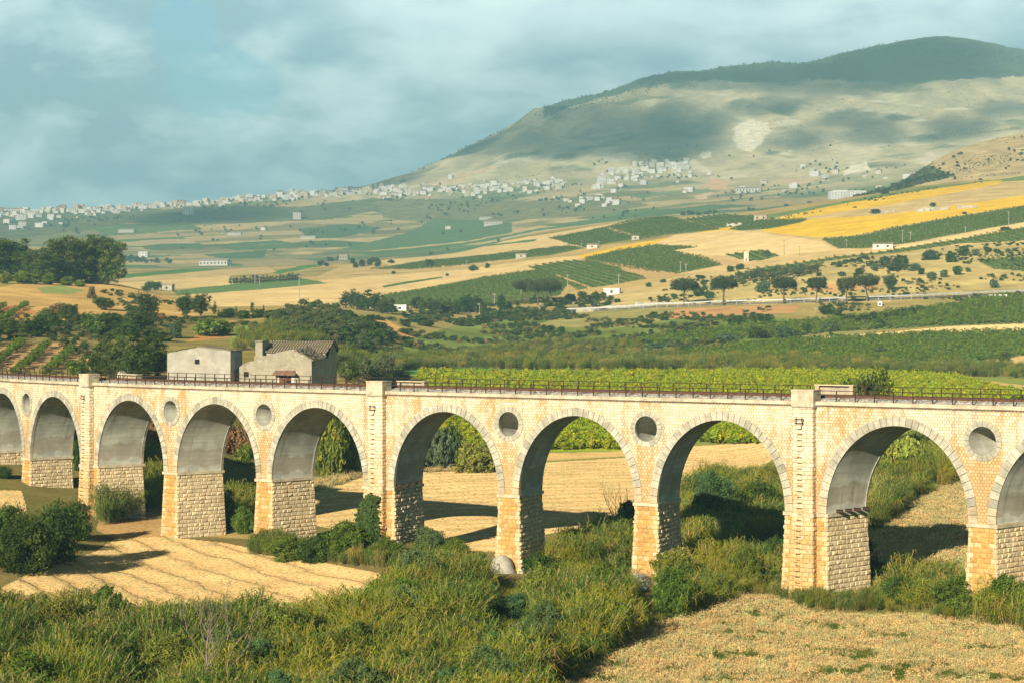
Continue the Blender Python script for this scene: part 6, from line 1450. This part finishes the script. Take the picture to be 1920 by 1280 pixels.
reeds('reed_thicket', [[(185,985),(250,965),(312,945),(312,880),(240,880),(190,900)],[(390,995),(470,985),(470,950),(410,950)]], .9, .6, 1.0, (2,2,3,2,2), 'dry-footed reeds at the feet of the lit arches', dmin=150, dmax=230)
reeds('reed_thicket', [[(1640,1128),(1780,1148),(1930,1190),(2300,1250),(2300,1090),(1930,1092),(1780,1105),(1660,1112)]], .75, .6, 1.0, (3,3,3,1,1), 'reed bank in front of the last piers along the dry field', mounds=2.2, dmin=100, dmax=190)
reeds('grass_bank', [[(1440,1125),(1500,1140),(1640,1150),(1800,1168),(1800,1120),(1640,1100),(1500,1118),(1400,1112)],[(470,1040),(720,1066),(900,1062),(900,1035),(740,1045),(600,1035),(470,1022)]], .7, .28, .5, (2,3,4,1,1), 'low green grass bank around the pier feet', dmin=100, dmax=190)
reeds('reed_belt', [[(640,668),(760,668),(900,678),(1100,674),(1250,671),(1400,676),(1560,682),(1700,692),(2000,690),(2000,708),(1750,703),(1560,700),(1100,694),(900,690),(760,692),(640,706)]], 2.0, .6, 1.0, (1,2,4,4,1), 'long hedge-like belt of reeds crossing the valley behind the vineyard', dmin=320, dmax=640)
reeds('reed_belt', [[(440,660),(600,655),(620,640),(560,622),(500,612),(440,628)],[(640,690),(770,684),(760,662),(640,660)],[(700,668),(900,655),(1050,640),(1200,640),(1200,664),(1000,668)]], 2.2, .4, .75, (1,2,4,4,1), 'reed bed on the slope behind the farmhouse', dmin=300, dmax=700)
# leafy bushes standing in the cane, fresh green to blue-green
WF = world_poly(FORE, 60., 9000.); bq = []; br_ = random.Random(77)
for _ in range(4000):
    u, v = br_.uniform(-60, 1480), br_.uniform(1085, 1400); pt = at(u, v, 80, 200)
    if not bool(inpoly(pt[:1], pt[1:2], WF)[0]) or any(bool(inpoly(pt[:1], pt[1:2], world_poly(P))[0]) for P in LOWR): continue
    if abs(u-398) < 60 and v > 1180: continue
    w_ = br_.uniform(1.9, 5.2)
    if any((pt[0]-b_[0])**2+(pt[1]-b_[1])**2 < (.50*(w_+b_[3]))**2 for b_ in bq): continue
    bq.append((*pt, w_))
    if len(bq) >= 125: break
for (x, y, z, w_) in bq:
    t_ = float(fbm(np.array(x/14), np.array(y/14), 303, 2))+br_.gauss(0, .25); var = 1 if t_ > .12 else 0 if t_ > -.12 else 3 if t_ > -.35 else 2
    h_ = min(3.9, w_*br_.uniform(.72, 1.05))
    plant('nearbush', 0, 0, h_*px_m(y), 'leafy %s bush standing among the canes of the river thicket' % ('green','yellow-green','dark green','blue-green')[var], '%s bushes among the river canes' % ('green','yellow-green','dark green','blue-green')[var], w_*px_m(y), var, None, loc=(x, y, float(ground(x, y))))
# straw and dry grass tufts
STM = leaf_mat('straw', .2)
ST = [proto('straw_a', blades('straw', 10, .22, .30, .16, .03, [(.50,.365,.165),(.46,.33,.145)], 11, .25, .4, True, STM, None, .3, 3)), proto('straw_b', blades('straw', 10, .22, .26, .16, .03, [(.52,.385,.18),(.45,.32,.14)], 12, .4, .6, True, STM, None, .3, 3)), proto('straw_c', blades('straw', 9, .25, .22, .2, .03, [(.47,.34,.155),(.5,.365,.17)], 13, .6, .8, True, STM, None, .2, 3))]
DG = [proto('dry_a', blades('drygrass', 26, .4, .62, .24, .022, [(.54,.41,.2),(.51,.38,.175),(.57,.44,.225)], 14, .35, .6, True, STM, None, .3, 4)), proto('dry_b', blades('drygrass', 26, .4, .55, .24, .022, [(.52,.39,.185),(.55,.42,.205)], 15, .4, .6, True, STM, None, .3, 4)), proto('dry_c', blades('weed', 14, .35, .42, .3, .05, [(.075,.105,.02),(.10,.125,.025)], 16, .4, .6, False, LEAF, None, .2, 5))]
q = np.concatenate([fill([(-60,1180),(-60,1128),(60,1075),(180,1034),(222,1006),(300,1006),(420,1018),(560,1046),(708,1075),(742,1140),(600,1180),(300,1186)], .42, 100, 210, .25, 28, .40)]); n = len(q)
scatter('stubble_straw', q, ST, scl(n, .28, .5), rots_any(n, .2), SR.integers(0, 3, n), 'cut straw standing in rows on the stubble field before the lit piers', 'stubble')
q = fill([(475,978),(480,910),(600,908),(740,868),(980,872),(1200,860),(1280,842),(1440,834),(1450,850),(1420,880),(1300,905),(1200,960),(1100,985),(1000,1000),(930,1030),(800,1020),(590,980)], .8, 165, 330, .35, 118, .75); n = len(q)
scatter('stubble_straw', q, ST, scl(n, .5, .85, .8), rots_any(n, .2), SR.integers(0, 3, n), 'cut straw rows on the stubble field behind the arches', 'stubble')
q = fill([(1010,1400),(1040,1292),(1150,1216),(1300,1152),(1470,1114),(1520,1152),(1700,1156),(1920,1184),(2100,1200),(2100,1400)], .5, 80, 150, .5); n = len(q)
wd = fbm(q[:, 0]/3.0, q[:, 1]/2.2, 131, 4)+.25*fbm(q[:, 0]/14, q[:, 1]/14, 135, 2); pk = np.where((wd > .12) & (SR.random(n) < .8), 2, SR.integers(0, 2, n))
scatter('dry_grass', q, DG, scl(n, .55, 1.15), rots_any(n, .15), pk, 'tall dry yellow grass with green weed patches on the nearest field', 'dry grass')
q = np.concatenate([fill([(1618,1060),(1700,1085),(1838,1080),(1838,870),(1790,835),(1720,885),(1690,930),(1620,970)], .62, 110, 330), fill([(590,920),(740,880),(980,876),(980,866),(740,858),(590,900)], .8, 200, 345), fill([(1440,1120),(1500,1140),(1300,1160),(1200,1200),(1150,1216),(1290,1150),(1370,1122)], .6, 90, 160)]); n = len(q)
scatter('dry_grass', q, DG, scl(n, .8, 1.5), rots_any(n, .15), np.where(SR.random(n) < .12, 2, SR.integers(0, 2, n)), 'dry bleached grass on the banks around the arches', 'dry grass')
# vines
def vine(nm, cols, seed): return proto(nm, crown_mesh(nm, [(0,0,.75,.7,.55,.55),(.3,.1,1.05,.4,.4,.35),(-.3,0,.6,.45,.45,.4)], 130, .17, cols, seed, .5, 10))
VB = [vine('vine_a', [(.22,.245,.012),(.25,.255,.014)], 301), vine('vine_b', [(.18,.22,.012),(.22,.24,.013)], 302), vine('vine_c', [(.15,.20,.013),(.19,.225,.014)], 303)]
VG2 = [vine('vine_d', [(.10,.155,.022),(.12,.17,.024)], 304), vine('vine_e', [(.085,.14,.02),(.11,.155,.022)], 305), vine('vine_f', [(.13,.17,.024),(.10,.145,.022)], 306)]
def vines(polys, ps, row, ang, step, s0, s1, label, dmin=260., dmax=1000.):
    q = np.concatenate([fill(P, step, dmin, dmax, .08, ang, row) for P in polys]); n = len(q); keep = SR.random(n) < .93; q = q[keep]; n = len(q)
    scatter('vineyard', q, ps, scl(n, s0, s1), rots_any(n, .1), SR.integers(0, 3, n), label, 'vineyard')
vines([[(985,846),(1200,842),(1290,828),(1450,828),(1640,850),(1760,800),(1930,748),(1870,736),(1800,714),(1640,705),(1500,703),(1100,706),(790,702),(770,760),(870,850)]], VB, 1.9, 80, 1.15, 1.2, 1.65, 'bright yellow-green vineyard covering the field right behind the viaduct', 296, 455)
vines([[(1260,667),(1350,656),(1500,641),(1600,635),(1750,627),(2000,619),(2000,655),(1860,674),(1800,679),(1700,677),(1560,671),(1400,667)]], VG2+[], 2.4, 75, 1.6, 1.2, 1.7, 'deep green vineyard above the reed belt', 450, 900)
vines([[(1200,640),(1300,624),(1420,610),(1500,605),(1650,590),(1750,577),(1880,557),(2000,552),(2000,600),(1800,610),(1650,618),(1560,622),(1480,632),(1350,640),(1250,648)]], VG2, 2.6, 70, 1.7, 1.1, 1.6, 'vineyard with pale stakes between the road and the pale path', 450, 980)
vines([[(-80,704),(150,704),(155,690),(130,655),(40,645),(-80,645)]], VG2, 5.0, 9, 1.0, .95, 1.25, 'vine rows on bare soil climbing beside the thicket', 262, 400)
vines([[(-60,612),(20,606),(62,590),(50,574),(-60,580)]], VG2, 4.6, 9, 1.3, .8, 1.1, 'upper dark vine rows on the dry hump', 380, 620)
# distant trees and scrub, too many and too small to tell apart
FT = [proto('far_tree_%d' % i, crown_mesh('far_tree', lobes_round(random.Random(400+i), 7, 6, -.5, 5), 170, 1.0, DKG+OLV[:1], 400+i, .4, 8)) for i in range(3)]
def far_trees(areas, label, sc0=.6, sc1=1.2, clus=True):
    q = []
    for (u0, u1, f, spread, n, dm) in areas:
        for _ in range(n):
            u = SR.uniform(u0, u1); v = f(u)+SR.normal()*spread; p = at(u, v, dm)
            if not clus or float(fbm(np.array(p[0]/110), np.array(p[1]/110), 7, 3)) > .02: q.append(p)
    q = np.array(q); n = len(q); scatter('distant_trees', q, FT, scl(n, sc0, sc1, .9), rots_any(n, .05), SR.integers(0, 3, n), label, 'trees')
far_trees([(-40,760,lambda u: float(ridge(u))+12,7,420,2600),(-40,150,lambda u: 412,12,140,2600),(700,1100,lambda u: 378,14,380,2600),(1100,1300,lambda u: 330,18,160,3000),(640,760,lambda u: float(np.interp(u,[640,760],[353,340])),4,140,3500),(1280,1740,lambda u: 340,30,330,2600),(230,340,lambda u: 485+(u-230)*.12,4,70,2400),(330,1000,lambda u: 440,26,170,2400),(1000,1240,lambda u: 400,8,60,2400)], 'countless dark trees between the houses of the far town and slopes')
far_trees([(860,1900,lambda u: float(np.interp(u,[860,1200,1500,1900],[300,240,200,200])),45,1500,4300)], 'scattered scrub on the mountain side', .2, .5)
far_trees([(745,1020,lambda u: float(np.interp(u,[740,860,1000,1020],[336,272,221,214])),5,60,4600),(1020,1940,lambda u: float(np.interp(u,[1020,1200,1400,1500,1700,1940],[214,160,128,120,92,112])),9,900,4700)], 'wooded crest of the mountain', .5, 1.0, False)
# low scrub that runs together
SH = [proto('scrub_%d' % i, m_) for i, m_ in enumerate([k[1] for k in KIND['farshrub']]+[KIND['olive'][0][1]])]
DSH = [proto('dry_scrub_%d' % i, crown_mesh('scrub', lobes_round(random.Random(500+i), 4.2, 2.6, -.4, 6), 700, .3, [(.20,.16,.06),(.16,.16,.05),(.24,.17,.07)], 500+i, .34, 14)) for i in range(2)]
def scrub(P, sp_, s0, s1, thr, label, dmin, dmax, wl=25., dry=.3, green=True):
    q = fill(P, sp_, dmin, dmax); f = fbm(q[:, 0]/wl, q[:, 1]/wl, 207, 3); q = q[f > thr]; n = len(q)
    pk = np.where(SR.random(n) < dry, SR.integers(5, 7, n), SR.integers(0, 5, n))
    scatter('scrub', q, [proto(a.name, a.data) for a in SH+DSH], scl(n, s0, s1, .75), rots_any(n, .1), pk, label, 'scrub')
scrub([(-80,640),(100,604),(300,590),(480,590),(500,640),(330,690),(160,690),(100,640)], 3.8, .3, .65, .12, 'dark scrub running over the slope beside the barn', 290, 720, 22)
scrub([(-80,600),(80,560),(230,545),(330,565),(440,585),(300,596),(100,602)], 4.0, .25, .5, .12, 'low dry scrub on the brow of the hump', 400, 760, 18, .75)
scrub([(480,612),(520,582),(600,572),(690,598),(745,640),(690,655),(560,650),(480,640)], 3.0, .35, .7, .0, 'undergrowth between the olive trees', 330, 720, 15, .4)
scrub([(640,660),(760,622),(860,600),(1050,590),(1180,590),(1420,590),(1500,602),(1400,625),(1200,645),(1200,662),(900,668),(760,662)], 3.0, .3, .75, .02, 'rough green scrub on the valley floor', 450, 900, 20, .35)
scrub([(700,600),(860,575),(1000,565),(1080,560),(1180,560),(1050,592),(860,606)], 3.5, .4, .9, .05, 'dark scrub at the foot of the vineyards', 550, 950, 20, .2)
scrub([(1180,575),(1290,522),(1420,505),(1560,487),(1700,473),(1900,456),(2100,450),(2100,540),(1920,545),(1650,562),(1440,568)], 4.5, .25, .65, .13, 'scattered scrub on the dry slope above the road', 650, 1300, 22, .5)
scrub([(1380,505),(1420,512),(1540,494),(1640,482),(1560,505),(1440,535),(1390,540)], 3.6, .5, .9, -.05, 'olive scrub band behind the umbrella pines', 650, 1200, 30, .1)
scrub([(1280,592),(1500,575),(1660,566),(1920,552),(1920,556),(1660,580),(1500,596),(1300,612)], 3.5, .3, .7, .05, 'rough verge scrub below the road', 600, 1000, 16, .5)
scrub([(1240,640),(1480,634),(1560,624),(1560,630),(1480,642),(1260,660)], 3.0, .4, .8, .02, 'scrub between the lower vineyards', 480, 900, 16, .4)
scrub([(1620,368),(1690,345),(1750,300),(1830,266),(1960,242),(2300,205),(2300,300),(1930,336),(1740,348)], 7, .2, .5, .17, 'scrub on the rocky hill', 1720, 2600, 40, .5)
scrub([(1600,372),(1690,338),(1745,312),(1790,331),(1720,348),(1680,361)], 6, .6, 1.1, -.3, 'dark scrub on the shoulder of the rocky hill', 1650, 2600, 40, .1)
scrub([(1440,412),(1560,384),(1700,361),(1840,340),(1840,344),(1700,367),(1560,392),(1450,416)], 6, .3, .6, .1, 'green verge above the yellow field', 900, 1900, 30, .3)
# the vineyards of the far slopes
for P, lo, hi, rw_ in VFIELDS:
    P = np.minimum(P, (2050, 9999)); q = fill(P, 2.4, lo, min(hi, 1990), .06, rw_[0], rw_[1]*1.5); q = q[SR.random(len(q)) < .9]; n = len(q)
    if n: scatter('vineyard', q, VG2, scl(n, .8, 1.2, .8), rots_any(n, .1), SR.integers(0, 3, n), 'vineyard planted in rows on the far slope', 'vineyard')
# houses of the hill town beyond the ones that stand out
TH = [proto('town_block_%d' % i, vr[i][0]) for i in (0, 1, 3, 5, 2, 8, 6, 11)]
q = []
for _ in range(480):
    u = SR.uniform(-30, 760); v = float(ridge(u))+SR.normal()*3.2; q.append(at(u, v, 2600)-np.array([0, 0, .5]))
for _ in range(110):
    u = SR.uniform(700, 1060); v = float(np.interp(u, [700,800,900,1060],[362,360,354,345]))+SR.normal()*8; q.append(at(u, v, 2600)-np.array([0, 0, .5]))
for _ in range(60):
    u = SR.uniform(1110, 1300); v = float(np.interp(u, [1110,1180,1240,1300],[345,326,315,322]))+SR.normal()*12; q.append(at(u, v, 2600)-np.array([0, 0, .5]))
q = np.array(q); n = len(q); R3 = np.stack([np.zeros(n), np.zeros(n), SR.uniform(-.6, .5, n)], -1)
scatter('town_mass', q, TH, scl(n, .4, .75), R3, SR.choice([0,0,1,1,2,3,3,4,5,6,7], n), 'the mass of smaller white houses of the far hill town', 'houses')
